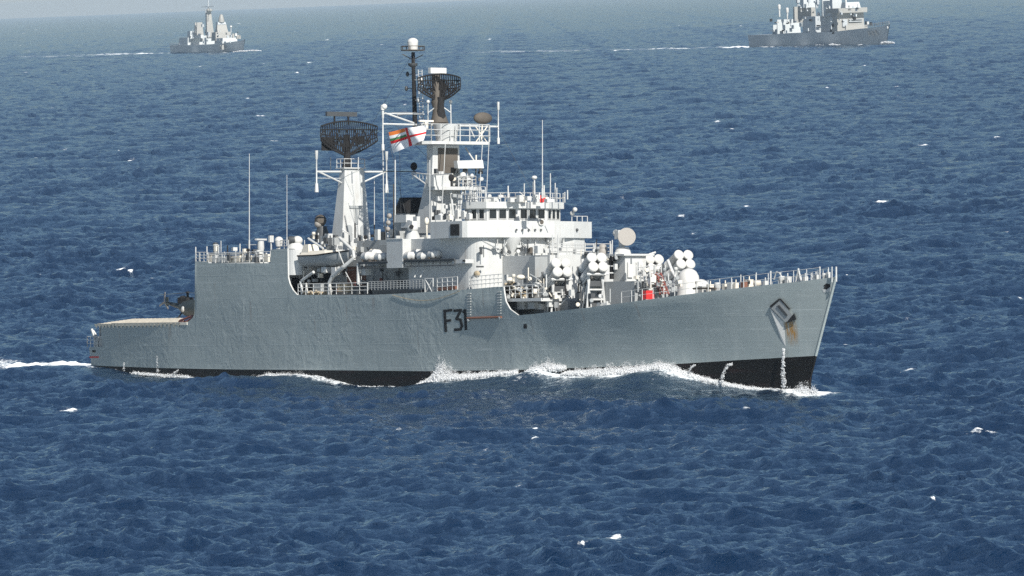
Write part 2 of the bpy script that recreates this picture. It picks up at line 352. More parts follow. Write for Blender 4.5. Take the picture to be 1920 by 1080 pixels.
# stern markings
mb = MB()
for k in range(7): decal(mb, [(167.5 + k * 2.5, 668.2), (169.4 + k * 2.5, 668), (169.4 + k * 2.5, 671), (167.5 + k * 2.5, 671.2)], .03, 1)
mb.build('stern_marking', 'red', hull)
mb = MB()
for k in range(3): decal(mb, [(172.5 + k * 2.3, 656.5), (174 + k * 2.3, 656.5), (174 + k * 2.3, 661), (172.5 + k * 2.3, 661)], .03, 1)
mb.build('draught_mark', 'black', hull)

# ---- stern and flight deck
fdz = TZ[3]
x0f, x1f = P(173, 601, y=-5.5)[0], XH0 - .05
mb = MB(); mb.prism([(x0f, -4.95), (14, -bd(14) + .03), (22, -bd(22) + .03), (x1f - 1.6, -bd(x1f) + .05), (x1f - 1.6, bd(x1f) - .05), (22, bd(22) - .03), (14, bd(14) - .03), (x0f, 4.95)], fdz - .12, fdz + .16)
fd = mb.build('flight_deck', 'cream', ship)
mb = MB(); n = 22
for i in range(n):
    xa = x0f + .4 + (x1f - 3.2 - x0f) * i / n; xb = xa + (x1f - 3.2 - x0f) / n * .92; ya = -float(bd(xa)) + .14
    h = .12 + .42 * min(1, i / 9)
    mb.hexa([(xa, ya - .10, fdz + .02), (xb, ya - .10, fdz + .02), (xb, ya + .02, fdz + .02), (xa, ya + .02, fdz + .02), (xa, ya + .3, fdz + h), (xb, ya + .3, fdz + h + .02), (xb, ya + .4, fdz + h + .02), (xa, ya + .4, fdz + h)])
    mb.add([(xa, ya - .2, fdz + .1), (xb, ya - .2, fdz + .1), ((xa + xb) / 2, ya - .12, fdz - .35)], [(0, 1, 2), (2, 1, 0)])
mb.build('safety_net', 'net_pale', fd)
mb = MB(); mb.bb((x1f - 3.4, -6.85, fdz + .02), (x1f - 2.5, -6.5, fdz + .3)).rod((x1f - 3.2, -6.8, fdz + .3), (x1f - .8, -6.75, fdz + .75), .1).rod((x1f - 2.2, -6.8, fdz + .1), (x1f - .3, -6.75, fdz + .8), .08); mb.build('net_stanchion', 'rust', fd)
qz = TZ[0] + .02
mb = MB(); mb.rail([(X0 + .15, -5, qz), (X0 + 3.3, -5.3, qz)], 1.0, .8, .03).rail([(X0 + .15, -5, qz), (X0 + .15, 5, qz)], 1.0, 1.2, .03); mb.build('stern_rail', 'white', ship)
mb = MB(); mb.rod((X0 + .8, -4.2, qz), (X0 + .3, -4.6, qz + 1.75), .13).rod((X0 + 1.2, -3.8, qz), (X0 + .45, -4.5, qz + 1.6), .08).rod((X0 + 1.9, -4.6, qz), (X0 + .9, -4.6, qz + 1.2), .07); mb.build('stern_davit', 'white', ship)
for dx_, dy_ in ((1.4, -4.5), (2.6, -4.7)): MB().box((X0 + dx_, dy_, qz + .3), (.6, .5, .6)).lathe((X0 + dx_, dy_, qz + .6), (X0 + dx_, dy_, qz + .85), [(0, .2), (1, .24)], 10).build('bollard', 'white', ship)
[MB().rod((X0 + 3.0, y, qz), (X0 + 3.0, y, fdz - .1), .09).build('deck_pillar', 'grey', ship) for y in (-5.2, -2.6, 0, 2.6, 5.2)]
MB().bb((X0 + 3.9, -5.5, qz), (X0 + 4.1, 5.5, fdz - .12)).build('quarterdeck_bulkhead', 'grey', ship)

# ---- helicopter on the flight deck
hc = P(352, 580, y=0.0); hz0 = fdz + .16
heli = thing('helicopter', 'dark naval helicopter parked on the flight deck behind the hangar corner', 'helicopter', SM @ Matrix.Translation((hc[0], 0, hz0)))
mb = MB(); prof = [(0, .15), (.06, .55), (.2, .85), (.45, .9), (.7, .8), (.88, .45), (1, .22)]
mb.lathe((3.6, 0, 1.15), (-1.6, 0, 1.55), prof, 14); mb.build('fuselage', 'heli', heli)
MB().lathe((-1.2, 0, 1.55), (-4.0, 0, 1.95), [(0, .3), (1, .13)], 10).box((-3.95, 0, 2.05), (.5, .06, .9)).box((-3.3, 0, 1.85), (.5, 1.7, .06)).build('tail_boom', 'heli', heli)
mb = MB(); mb.rod((-3.95, -.15, 2.0), (-3.95, -.35, 2.0), .07)
for k in range(3): a = 2.1 * k + 1.4; mb.hexa([(-3.95 + r * math.cos(a) + w * math.sin(a), -.33 + t, 2.0 + r * math.sin(a) - w * math.cos(a)) for r, w, t in ((0, -.08, 0), (1.0, -.08, 0), (1.0, .08, 0), (0, .08, 0), (0, -.08, .03), (1.0, -.08, .03), (1.0, .08, .03), (0, .08, .03))])
mb.build('tail_rotor', 'dish', heli)
MB().box((-.4, 0, 2.15), (1.7, .8, .55)).rod((0, 0, 2.3), (0, 0, 2.95), .12).ball((.0, 0, 2.9), .22, (1, 1, .5)).ball((-.7, -.1, 2.35), .36, (1.3, 1, .7)).build('engine_housing', 'black', heli)
mb = MB()
for k in range(3): a = math.pi + .06 + k * .09; mb.hexa([(r * math.cos(a) - w * math.sin(a), r * math.sin(a) + w * math.cos(a), z) for r, w, z in ((.2, -.15, 2.86), (4.2, -.15, 2.7), (4.2, .15, 2.7), (.2, .15, 2.86), (.2, -.15, 2.9), (4.2, -.15, 2.73), (4.2, .15, 2.73), (.2, .15, 2.9))][::1]) if k == 1 else None
mb.hexa([(.2, -.15, 2.86), (3.2, -.15, 2.72), (3.2, .15, 2.72), (.2, .15, 2.86), (.2, -.15, 2.9), (3.2, -.15, 2.75), (3.2, .15, 2.75), (.2, .15, 2.9)])
mb.build('main_rotor', 'dark', heli)
for sx, sy in ((2.4, 0), (-.2, -1.1), (-.2, 1.1)): MB().lathe((sx, sy - .1, .25), (sx, sy + .1, .25), [(0, .25), (1, .25)], 12).rod((sx, sy, .25), (sx, sy * .5, .95), .07).build('landing_wheel', 'black', heli)
MB().ball((.5, -.8, 1.3), .3, (1, .5, .9)).build('fuel_filler', 'dome', heli)

# ---- hangar roof
hr = ztop((XH0 + XH1) / 2); zr = TZ[10]
mb = MB(); mb.bb((XH0 + .02, -6.9, fdz), (XH0 + .06, 6.9, TZ[8])); mb.build('hangar_door', 'grey', ship)
lx = [391, 399, 400, 408, 410, 430, 433, 452, 455, 474, 476, 489, 495, 505]
for a, b in zip(lx[::2], lx[1::2]):
    pa, pb = P(a, 493.5, y=-6.4), P(b, 493.5, y=-6.4); hgt = .66 if b - a > 10 else .72
    mb = MB().bb((pa[0], -6.55, zr), (pb[0], -6.0, zr + hgt)); mb.build('deck_locker', 'cream' if a % 2 else 'white', ship)
mb = MB(); mb.rail([P(368, 490, y=-6.7), P(390, 490, y=-6.7)], .85, .8, .03).rail([(P(391, 492, y=-6.75)[0], -6.75, zr), (P(507, 492, y=-6.75)[0], -6.75, zr)], .95, 1.3, .03, 2); mb.build('roof_rail', 'white', ship)
mb = MB(); a, b = P(392, 477, y=-6.2), P(488, 476, y=-6.2); mb.bb((a[0], -6.3, a[2] - .08), (b[0], -5.9, a[2] + .06)); mb.build('cable_tray', 'white', ship)
a = P(404, 475, y=-5.6); b = P(404, 458, y=-5.6); MB().lathe(a - np.array([0, 0, .9]), b, [(0, .24), (.9, .22), (.91, .26), (1, .26)], 10).build('vent_pipe', 'white', ship)
MB().lathe(b, b + np.array([0, 0, .18]), [(0, .2), (.5, .28), (1, .1)], 10).build('vent_cap', 'dark', ship)
for px, y0, y1, yy in ((367, 490, 463, -6.7), (374, 490, 473, -6.7), (388, 490, 462, -6.6), (410, 478, 459, -6), (421, 492, 472, -6.7), (450, 478, 457, -5.5), (442, 492, 471, -6.7), (460, 492, 470, -6.7), (479, 492, 471, -6.7)):
    MB().rod(P(px, y0, y=yy), P(px, y1, y=yy), .055, n=6).build('stanchion', 'white', ship)
for px, py in ((430, 484), (465, 483), (480, 487)): q = P(px, py, y=-6.8); MB().box(q, (.45, .25, .5)).rod(q, q + np.array([0, 0, .5]), .07).build('winch', 'dark', ship)
q = P(489, 470, y=-4.5); nav = MB().bb((q[0] - .5, -4.9, q[2] - 1.2), (q[0] + .5, -4.1, q[2] - .2)).lathe((q[0], -4.5, q[2] - .2), (q[0], -4.5, P(489, 452, y=-4.5)[2]), [(0, .25), (.4, .34), (1, .3)], 10).build('navigation_radar', 'white', ship)
t = P(489, 449, y=-4.5); MB().box(t, (.25, 1.4, .16), rz=.3).build('scanner_bar', 'white', nav)
MB().rod(P(462, 459, y=-4.5), P(484, 459, y=-4.5), .05).build('yard_arm', 'white', ship)
q = P(508, 448, y=-4.8); MB().box(q, (.3, .42, .62)).rod(q, q - np.array([0, 0, 1.9]), .06).build('instrument_box', 'white', ship)
q = P(523, 452, y=-5.0); MB().lathe(q + np.array([0, 0, -.5]), q + np.array([0, 0, .02]), [(0, .3), (1, .38)], 14).ball(q + np.array([0, 0, .02]), .4, lo=0.0).build('satellite_dome', 'dome', ship)
MB().rod(q + np.array([0, 0, -1.5]), q + np.array([0, 0, -.5]), .12).build('dome_pedestal', 'white', ship)
# rounded forward corner of the hangar with a director tub on top
zc = P(556, 468, y=-5.6)[2]; zl = P(556, 516, y=-5.6)[2]; xc = XH1 - .25
poly = [(TX[12], -7.12)] + [(xc + 1.15 * math.sin(a), -5.97 - 1.15 * math.cos(a)) for a in np.linspace(0, math.pi / 2, 8)] + [(xc + 1.15, 7.0), (TX[12], 7.0)]
MB().prism(poly, zl, zc).build('hangar_front', 'white', ship)
MB().bb((XH0 + 2, -6.9, deck_z(XH1 + 1)), (XH1 - .9, 6.9, zl + .02)).build('hangar_bulkhead', 'grey', ship)
MB().bb((XH1 - .9, -6.2, deck_z(XH1 + 1) + .1), (XH1 - .86, -3.4, zl - .25)).build('hangar_doorway', 'black', ship)
q = P(554, 468, y=-5.9); tub = MB().lathe((q[0], -5.9, zc), (q[0], -5.9, P(554, 456, y=-5.9)[2]), [(0, .86), (.55, .74), (1, .5)], 18).build('director_tub', 'white', ship)
q = P(554, 450, y=-5.9); MB().ball(q + np.array([.1, .15, -.05]), .5, (1, 1, .85)).build('director_dome', 'dome', tub); MB().lathe(q + np.array([.2, -.2, .05]), q + np.array([-.1, -.75, .0]), [(0, .3), (.8, .34), (1, .2)], 12).build('director_sight', 'dark', tub)
MB().rail([(XH1 - 2, -6.8, ztop(XH1 - 1)), (XH1 - .3, -6.9, ztop(XH1 - 1))], .8, .8, .03).build('tub_rail', 'white', tub)

def whip(px, y0, y1, yy, r=.05, nm='whip_antenna'):
    a, b = P(px, y0, y=yy), P(px, y1, y=yy); MB().lathe(a, b, [(0, r * 1.7), (.12, r * 1.5), (.13, r), (1, r * .55)], 6).build(nm, 'white', ship)
whip(467.5, 474, 288, -4.6); whip(538, 462, 328, -4, .035); whip(1017, 372, 225, -1.0, .055); whip(702, 450, 335, -3, .045); whip(741, 445, 292, -3, .045); whip(727, 445, 330, -2, .04)

# ---- after part of the well deck: boat, davits, boat deck structures
wz = TZ[17]
bx0, bx1 = P(567, 478, y=-6.3)[0], P(649, 468, y=-6.3)[0]; bzl = P(600, 499, y=-6.3)[2]; bzt = P(600, 479, y=-6.3)[2]
boat = thing('ship_boat', 'small grey motor boat with cream cover slung in davits beside the tapered grey tower', 'boat', SM @ Matrix.Translation((0, -6.0, 0)))
mb = MB(); Lb = bx1 - bx0; st_ = []
for i in range(11):
    t = i / 10; w = .95 * (1 - max(0, (t - .55) / .45) ** 2.2) * (.85 + .15 * min(1, t * 4)) + .02; zt_ = bzt + .35 * max(0, t - .4) ** 1.3 / .5; zk = bzl + .45 * max(0, (t - .6) / .4) ** 2
    st_.append([(bx0 + Lb * t, -w, zt_), (bx0 + Lb * t, -w * .92, zk + (zt_ - zk) * .45), (bx0 + Lb * t, -w * .5, zk + .1), (bx0 + Lb * t, 0, zk - .05), (bx0 + Lb * t, w * .5, zk + .1), (bx0 + Lb * t, w * .92, zk + (zt_ - zk) * .45), (bx0 + Lb * t, w, zt_)])
mb.add([p for s_ in st_ for p in s_], [(i * 7 + j, i * 7 + j + 1, (i + 1) * 7 + j + 1, (i + 1) * 7 + j) for i in range(10) for j in range(6)], True)
mb.add(st_[0], [tuple(range(7))]); mb.add([q for s_ in st_ for q in (s_[0], s_[6])], [(2 * i, 2 * i + 2, 2 * i + 3, 2 * i + 1) for i in range(10)])
mb.build('boat_hull', 'grey', boat)
MB().path([(s_[0][0], s_[0][1] - .03, s_[0][2]) for s_ in st_], .07, 6).build('gunwale', 'black', boat)
MB().prism([(bx0 + .2, -.8), (bx0 + Lb * .62, -.8), (bx0 + Lb * .8, -.3), (bx0 + Lb * .8, .3), (bx0 + Lb * .62, .8), (bx0 + .2, .8)], bzt, bzt + .45, [(bx0 + .4, -.5), (bx0 + Lb * .55, -.5), (bx0 + Lb * .7, -.2), (bx0 + Lb * .7, .2), (bx0 + Lb * .55, .5), (bx0 + .4, .5)]).build('boat_cover', 'cream', boat)
MB().prism([(bx0 + .3, -.6), (bx0 + 1.6, -.6), (bx0 + 1.6, .6), (bx0 + .3, .6)], bzt + .3, bzt + 1.05, [(bx0 + .6, -.5), (bx0 + 1.4, -.5), (bx0 + 1.4, .5), (bx0 + .6, .5)]).build('wheelhouse', 'cream', boat)
MB().box((bx0 + .1, 0, bzl + .1), (.35, .2, .5)).build('outboard_leg', 'dark', boat)
for pts, r in (([(637, 446), (662, 470), (664, 484)], .15), ([(664, 484), (645, 500), (624, 518), (618, 530), (618, 553)], .2), ([(672, 494), (672, 533)], .17), ([(564, 527), (567, 552)], .14), ([(574, 531), (576, 550)], .1), ([(566, 526), (588, 510)], .14)):
    MB().path([P(px, py, y=-6.85 if py > 485 else -6.4) for px, py in pts], r, 8).build('davit_arm', 'white', ship)
MB().path([P(px, py, y=-6.6) for px, py in ((633, 465), (638, 480), (645, 497))], .05).path([P(px, py, y=-6.8) for px, py in ((648, 510), (660, 532))], .04).path([P(px, py, y=-6.2) for px, py in ((571, 450), (571, 470))], .04).path([P(px, py, y=-6.2) for px, py in ((578, 447), (606, 466))], .1).build('davit_fall', 'white', ship)
for px, py, w, h, m in ((600, 540, 20, 16, 'grey'), (612, 506, 12, 10, 'white'), (630, 508, 10, 14, 'white'), (648, 540, 26, 14, 'net'), (672, 545, 12, 14, 'dark'), (686, 510, 12, 12, 'white')):
    q = P(px, py, y=-6.3); MB().box(q, (w / 11.2 * .8, .6, h / 20.6)).build('deck_locker', m, ship)
mb = MB()
for k in range(60): q = P(rng.uniform(566, 616), rng.uniform(546, 553), y=-6.8 + rng.uniform(0, .4)); mb.ball(q, rng.uniform(.08, .16), nu=6, nv=4)
mb.build('fender_heap', 'net', ship, kind='stuff')
MB().rail([(P(560, 553, y=-7.0)[0], -7.05, wz), (P(690, 553, y=-7.0)[0], -7.05, wz)], 1.0, 1.4, .03).build('guard_rail', 'white', ship)
# 01 deck house amidships (the shaded side wall behind boats and rafts)
xh = P(893, 500, y=-6.0)[0]; zw = P(700, 497, y=-5.3)[2]; zwb = wz
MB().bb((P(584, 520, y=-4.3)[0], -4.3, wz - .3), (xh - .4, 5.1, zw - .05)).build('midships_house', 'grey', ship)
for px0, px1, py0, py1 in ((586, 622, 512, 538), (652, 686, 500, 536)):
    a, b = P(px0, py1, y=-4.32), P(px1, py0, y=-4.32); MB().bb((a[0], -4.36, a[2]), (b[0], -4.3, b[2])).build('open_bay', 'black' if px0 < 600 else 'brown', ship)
a, b = P(819, 526, y=-4.32), P(838, 512, y=-4.32); MB().bb((a[0], -4.38, a[2]), (b[0], -4.3, b[2])).build('side_window', 'glass', ship)
for k in range(7):
    px = 700 + k * 24; a = P(px, 535, y=-4.34); MB().rod(a, a + np.array([0, 0, 1.3]), .05).build('side_pipe', 'grey', ship)
for px, py in ((858, 508), (846, 515), (872, 505), (790, 520)): q = P(px, py, y=-4.45); MB().box(q, (.35, .2, .5)).build('junction_box', 'dark' if px > 850 else 'white', ship)
# raft platforms
def shelf(px0, px1, py, ya=-7.0, yb=-4.2, th=.1):
    a, b = P(px0, py, y=ya), P(px1, py, y=ya); mb = MB().bb((a[0], ya, a[2] - th), (b[0], yb, a[2]))
    n = max(2, round((b[0] - a[0]) / 1.3))
    for i in range(n + 1): x = a[0] + (b[0] - a[0]) * i / n; mb.rod((x, ya + .05, a[2] - th), (x, ya + .05, a[2] - .5), .04)
    mb.rod((a[0], ya + .05, a[2] - .5), (b[0], ya + .05, a[2] - .5), .05); mb.rod((a[0], ya, a[2] + .05), (b[0], ya, a[2] + .05), .06)
    return mb.build('raft_platform', 'dark', ship), a[2]
_, zs1 = shelf(672, 727, 493); _, zs2 = shelf(757, 852, 489)
raft = None
for i, (px, py, yy, lab) in enumerate(((690, 481, -6.5, 'white life raft canister on the after platform beside the boat davit'), (703, 476, -5.9, 'white life raft canister raised in the middle of the after platform'), (715, 482, -6.5, 'white life raft canister on the after platform against the grey box'),
        (770, 480, -6.5, 'white life raft canister in front of the white lit box face'), (783, 476, -6.1, 'white life raft canister second from the white lit box face'), (795, 481, -6.5, 'white life raft canister third from the white lit box face'), (815, 477, -6.4, 'white life raft canister below the after end of the bridge wing'), (829, 474, -5.6, 'shaded grey life raft canister deepest under the bridge wing'))):
    q = P(px, py, y=yy)
    if raft is None:
        raft = MB().lathe((-.75, 0, 0), (.75, 0, 0), [(0, .12), (.06, .3), (.16, .4), (.48, .42), (.5, .45), (.52, .42), (.84, .4), (.94, .3), (1, .12)], 14).build('life_raft', 'dome', None); o = raft
        cr_ = MB().bb((-.5, -.36, -.5), (-.35, .36, -.22)).bb((.35, -.36, -.5), (.5, .36, -.22)).build('cradle', 'soot', raft)
    else:
        o = raft.copy(); COL.objects.link(o); c = cr_.copy(); COL.objects.link(c); c.parent = o
    o.matrix_world = SM @ Matrix.Translation(tuple(q)) @ Matrix.Rotation(.25, 4, 'Z'); tag(o, lab, 'life raft', 'life raft canisters along the starboard side')
a, b = P(690, 496, y=-6.6), P(846, 494, y=-6.6); MB().bb((a[0], -6.6, zs1 - .12), (b[0], -4.2, zs1 - .02)).build('boat_deck', 'grey', ship)
# large box tower between the raft groups
a = P(755, 502, y=-7.0); b = P(725, 502, y=-7.0); bw_ = P(795, 480, x=a[0])
MB().bb((b[0], -7.0, a[2]), (a[0], bw_[1], P(755, 448, y=-7)[2])).build('equipment_house', 'white', ship)
tz = P(755, 448, y=-7)[2]; MB().rod((b[0], -7.0, tz + .02), (a[0], -7.0, tz + .02), .05).build('house_coaming', 'white', ship)
q = P(774, 446, y=-5.2); mt = MB().lathe((q[0], -5.2, tz), (q[0], -5.2, P(774, 433, y=-5.2)[2]), [(0, .72), (.5, .6), (1, .42)], 16).build('gun_mount', 'white', ship)
q = P(774, 428, y=-5.2); MB().ball(q, .5, (1, 1, .8)).box(q + np.array([.2, -.1, .4]), (.5, .5, .5)).build('mount_dome', 'dome', mt); MB().lathe(q + np.array([.3, -.35, .1]), q + np.array([.6, -.5, .12]), [(0, .2), (1, .2)], 10).build('mount_sight', 'black', mt)
for px, py, w, h, yy, m in ((760, 410, 26, 14, -4, 'white'), (768, 420, 22, 14, -4, 'white'), (781, 416, 9, 20, -4.5, 'white'), (752, 425, 12, 16, -3.8, 'grey'), (725, 455, 20, 10, -5, 'grey'), (708, 440, 8, 20, -5, 'white'), (745, 440, 20, 20, -3, 'grey')):
    q = P(px, py, y=yy); MB().box(q, (w / 14, w / 26, h / 20.6)).build('upper_deck_house', m, ship)
za = zw - .05
MB().bb((P(600, 470, y=-3.5)[0], -4.9, za), (P(893, 450, y=-5)[0], 4.9, za + .9)).build('upper_house', 'grey', ship)
MB().bb((P(690, 470, y=-3)[0], -4.2, za + .9), (P(800, 450, y=-4)[0], 4.2, P(740, 450, y=-4)[2])).build('funnel_casing', 'grey', ship)
f0, f1 = P(731, 403, y=-1.2), P(774, 380, y=-1.2)
fun = MB().prism([(f0[0] + .1 + 1.6 + 1.7 * math.cos(a), 1.5 * math.sin(a)) for a in np.linspace(0, 2 * math.pi, 20, endpoint=False)], f0[2] - 2.4, f0[2] + .1).build('funnel', 'grey', ship)
MB().prism([(f0[0] + 1.7 + 1.8 * math.cos(a), 1.55 * math.sin(a)) for a in np.linspace(0, 2 * math.pi, 20, endpoint=False)], f0[2] + .1, f0[2] + 1.55, [(f0[0] + 2.1 + 1.3 * math.cos(a), 1.2 * math.sin(a)) for a in np.linspace(0, 2 * math.pi, 20, endpoint=False)], True).build('funnel_cap', 'black', fun)
for px, py0, py1, m in ((738, 447, 345, 'soot'), (741, 447, 300, 'white')): MB().rod(P(px, py0, y=-4), P(px, py1, y=-4), .06).build('exhaust_pipe', m, ship)
for px, py in ((730, 405), (728, 418), (727, 430)): MB().ball(P(px, py, y=-3), .28, (1, .8, .9)).build('loudhailer', 'dish', ship)
# gangway and rails abreast the midships house
MB().rail([P(691, 544, y=-6.9), P(793, 540, y=-6.9)], .75, .55, .028, 4).build('gangway', 'grey', ship)
a, b = P(797, 551, y=-6.9), P(812, 522, y=-6.9); MB().path([a, (b[0], -6.9, a[2]), b, (a[0], -6.9, b[2]), a, b], .05).path([(a[0], -6.9, b[2]), (b[0], -6.9, a[2])], .05).build('scrambling_frame', 'white', ship)
MB().rod(P(823, 542, y=-6.9), P(854, 539, y=-6.9), .17, n=10).build('rolled_ladder', 'brown', ship)
MB().rail([P(820, 546, y=-7.05), P(858, 543, y=-7.05)], 1.15, .8, .03).rail([P(880, 542, y=-7.05), P(942, 537, y=-7.05)], 1.1, .7, .03).build('guard_rail', 'white', ship)
for px in (777, 788): MB().path([P(px, 520, y=-6.9), P(px + 8, 505, y=-6.5)], .07).build('boat_boom_strut', 'white', ship)
MB().bb((P(700, 553, y=-6.6)[0], -6.7, wz - .2), (P(790, 548, y=-6.6)[0], -6.0, wz + .3)).build('hose_rack', 'dark', ship)

# ---- after tower with its big lattice radar
b0, b1 = P(640, 462, y=-1.65), P(697, 460, x=P(640, 462, y=-1.65)[0]); t0 = P(646.5, 316, y=-1.0); bz = za + .5
fx, ftx = b0[0], t0[0]; ba = P(616, 460, y=-1.65)[0]; ta = P(637.5, 316, y=-1.0)[0]
tower = MB().hexa([(ba, -1.65, bz), (fx, -1.65, bz), (fx, 1.75, bz), (ba, 1.75, bz), (ta, -1.0, t0[2]), (ftx, -1.0, t0[2]), (ftx, 1.05, t0[2]), (ta, 1.05, t0[2])]).build('radar_tower', 'white', ship)
for yy in (-.72, .82):
    mb = MB(); zb_ = P(655, 455, x=fx)[2]; pts = []
    slope = (ftx - fx) / (t0[2] - bz)
    for k in range(20):
        an = 2 * math.pi * k / 20; ry, rz_ = .33 * math.cos(an), .38 * math.sin(an) + (.42 if math.sin(an) >= 0 else -.42); pts.append((yy + ry, zb_ + .85 + rz_))
    v = [(fx + slope * (z - bz) + d, y, z) for d in (.0, .05) for y, z in pts]; mb.add(v, [tuple(range(20, 40))] + [(k, (k + 1) % 20, 20 + (k + 1) % 20, 20 + k) for k in range(20)]); mb.build('tower_door', 'grey', tower)
zz = P(665, 388, x=fx)[2]; MB().box((fx + slope * (zz - bz) + .03, .0, zz), (.12, 1.3, .25)).box((fx + slope * (zz - .9 - bz) + .03, .1, zz - .9), (.12, .3, 1.4)).build('tower_ladder', 'grey', tower)
pz = t0[2]
MB().bb((ta - .5, -1.2, pz), (ftx + .2, 1.2, pz + .1)).build('tower_platform', 'white', tower)
MB().rail([(ta - .4, -1.1, pz + .1), (ftx + .1, -1.1, pz + .1), (ftx + .1, 1.1, pz + .1)], .8, .8, .035, 2).build('tower_rail', 'white', tower)
yl, yr = P(587, 323, y=-3.8), P(717, 323, y=3.8); xm = (ta + ftx) / 2
MB().rod((xm, -3.8, pz - .3), (xm, 3.8, pz - .25), .1).rod((xm, -3.6, pz - .3), (xm, -1.1, pz - 1.3), .08).rod((xm, 3.6, pz - .3), (xm, 1.1, pz - 1.3), .08).rod((xm, -3.7, pz - .9), (xm, -1.2, pz - .9), .03).build('signal_yard', 'white', tower)
for s_ in (-1, 1): MB().lathe((xm, 3.8 * s_, pz - 2.2), (xm, 3.8 * s_, pz + 1.65), [(0, .2), (.2, .14), (.22, .07), (.78, .07), (.8, .13), (1, .16)], 8).build('dipole_antenna', 'white', tower)
for px in (620, 672): MB().rod(P(px, 318, y=-.5), P(px, 295, y=-.5), .05).build('tower_post', 'white', tower)
def lattice_radar(px_c, py_top, py_bot, px0, px1, ang, py_ped, mat, solid, nsl, yy=0.0):
    c = P(px_c, (py_top + py_bot) / 2, y=yy); wdt = (px1 - px0) / 20.4; hgt = (py_bot - py_top) / 20.4
    m = Matrix.Translation(tuple(c)) @ Matrix.Rotation(ang, 4, 'Z')
    T = lambda x, y, z: tuple(m @ Vector((x, y, z)))
    prof = lambda u: (1 - abs(u) ** 2.4)                        # outline: flat top, bottom swept up to the ends
    depth = lambda u, w: .75 * u * u + .25 * w * w - .2
    mb = MB()
    def pt(u, w): return T(depth(u, w), u * wdt / 2, (-hgt / 2 + hgt * .42 * abs(u) ** 1.6) * (1 - w) / 2 + (hgt / 2 - hgt * .16 * u * u) * (1 + w) / 2)
    for k in range(nsl):
        u = -1 + 2 * k / (nsl - 1); mb.path([pt(u, w) for w in (-1, -.33, .33, 1)], .05, 4)
    for w in (-1, -.5, 0, .5, 1): mb.path([pt(-1 + 2 * k / 16, w) for k in range(17)], .075 if abs(w) == 1 else .05, 5)
    for k in range(14): mb.rod(pt(-1 + 2 * k / 14, -.5 + (k % 2)), pt(-1 + 2 * (k + 1) / 14, .5 - (k % 2)), .05, n=4)
    refl = mb.build('radar_reflector', mat, ship)
    mb = MB(); foot = P(px_c, py_bot + 2, y=yy)
    for u, w in ((-.8, -.6), (-.45, -1), (0, -1), (.45, -1), (.8, -.6), (0, .2), (-.4, .3), (.4, .3)): q = pt(u, w); mb.rod((foot[0] - .15, foot[1], foot[2]), q, .09, n=5); mb.rod(T(-.55, u * wdt * .3, -.1), q, .07, n=4)
    mb.rod(T(-.6, -wdt * .34, -.1), T(-.6, wdt * .34, -.1), .08)
    for u0, u1, w0, w1 in solid: mb.hexa([T(depth(u, 0) + d, u * wdt / 2, w * hgt / 2) for d in (-.12, -.02) for u, w in ((u0, w0), (u1, w0), (u1, w1), (u0, w1))])
    mb.build('reflector_truss', mat, refl)
    ped = MB().lathe(P(px_c, py_ped, y=yy), P(px_c, py_bot - 6, y=yy), [(0, .5), (.4, .42), (.5, .34), (1, .3)], 12).build('radar_pedestal', mat, refl)
    return refl, c, m, T, wdt, hgt
refl, c, m, T, wd, hg = lattice_radar(651, 227, 291, 596, 706, -.3, 316, 'black', [(-.95, -.45, -.75, .05), (.3, .62, -.35, .1), (-.12, .12, -.8, .2)], 30)
t = P(640, 214, y=0); MB().box(t, (.25, 3.5, .42), rz=.1).build('interrogator_bar', 'dark', refl)
mb = MB(); [mb.rod(t + np.array([0, d, -.2]), t + np.array([0, d, -1.0]), .09) for d in (-.75, .75)]; mb.build('bar_post', 'black', refl)
# small covered director on a drum aft of the tower
q = P(603, 415, y=-.5); dr = MB().lathe(P(604, 455, y=-.5), P(604, 424, y=-.5), [(0, .7), (.6, .62), (1, .4)], 14).build('director_drum', 'dark', ship)
MB().lathe(q + np.array([-.6, .2, .0]), q + np.array([.5, -.4, .1]), [(0, .3), (.25, .55), (.8, .55), (1, .3)], 14).build('director_head', 'soot', dr); MB().ball(P(597, 420, y=-.9), .38).build('director_lens', 'dish', dr)

# ---- foremast
mc = P(809, 370, y=-1.6); fx = mc[0]; mz0 = P(809, 416, y=-1.6)[2]; mz1 = P(809, 272, y=-1.6)[2]; ab = P(777, 410, y=-1.6)[0]; am = P(799, 325, y=-1.6)[0]; zm = P(809, 325, y=-1.6)[2]
fx_mast = fx
mast = MB().hexa([(ab, -1.7, mz0 - 1), (fx, -1.7, mz0 - 1), (fx, 1.7, mz0 - 1), (ab, 1.7, mz0 - 1), (am, -1.5, zm), (fx - .05, -1.5, zm), (fx - .05, 1.5, zm), (am, 1.5, zm)]).hexa([(am, -1.5, zm), (fx - .05, -1.5, zm), (fx - .05, 1.5, zm), (am, 1.5, zm), (am - .2, -1.4, mz1), (fx, -1.4, mz1), (fx, 1.4, mz1), (am - .2, 1.4, mz1)]).build('foremast', 'white', ship)
a, b = P(822, 324, x=fx + .05), P(858, 278, x=fx + .05); MB().bb((fx - .02, a[1], a[2]), (fx + .08, b[1], b[2])).build('sooty_panel', 'soot', mast)
zp = P(850, 350, x=fx + 1)[2]
MB().prism([(fx - .6, -1.9), (fx + 1.1, -1.9), (fx + 1.5, -1.0), (fx + 1.5, 2.2), (fx + 1.1, 3.0), (fx - .6, 3.0)], zp - .3, zp).build('mast_platform', 'white', mast)
a, b = P(814, 349, x=fx + 1.15), P(845, 329, x=fx + 1.15); MB().bb((fx + .1, a[1], zp), (fx + 1.1, b[1], b[2])).build('mast_house', 'white', mast)
MB().rail([(fx + .2, 3.0, zp), (fx + 1.4, 2.3, zp), (fx + 1.45, .4, zp)], .95, .8, .035).build('platform_rail', 'white', mast)
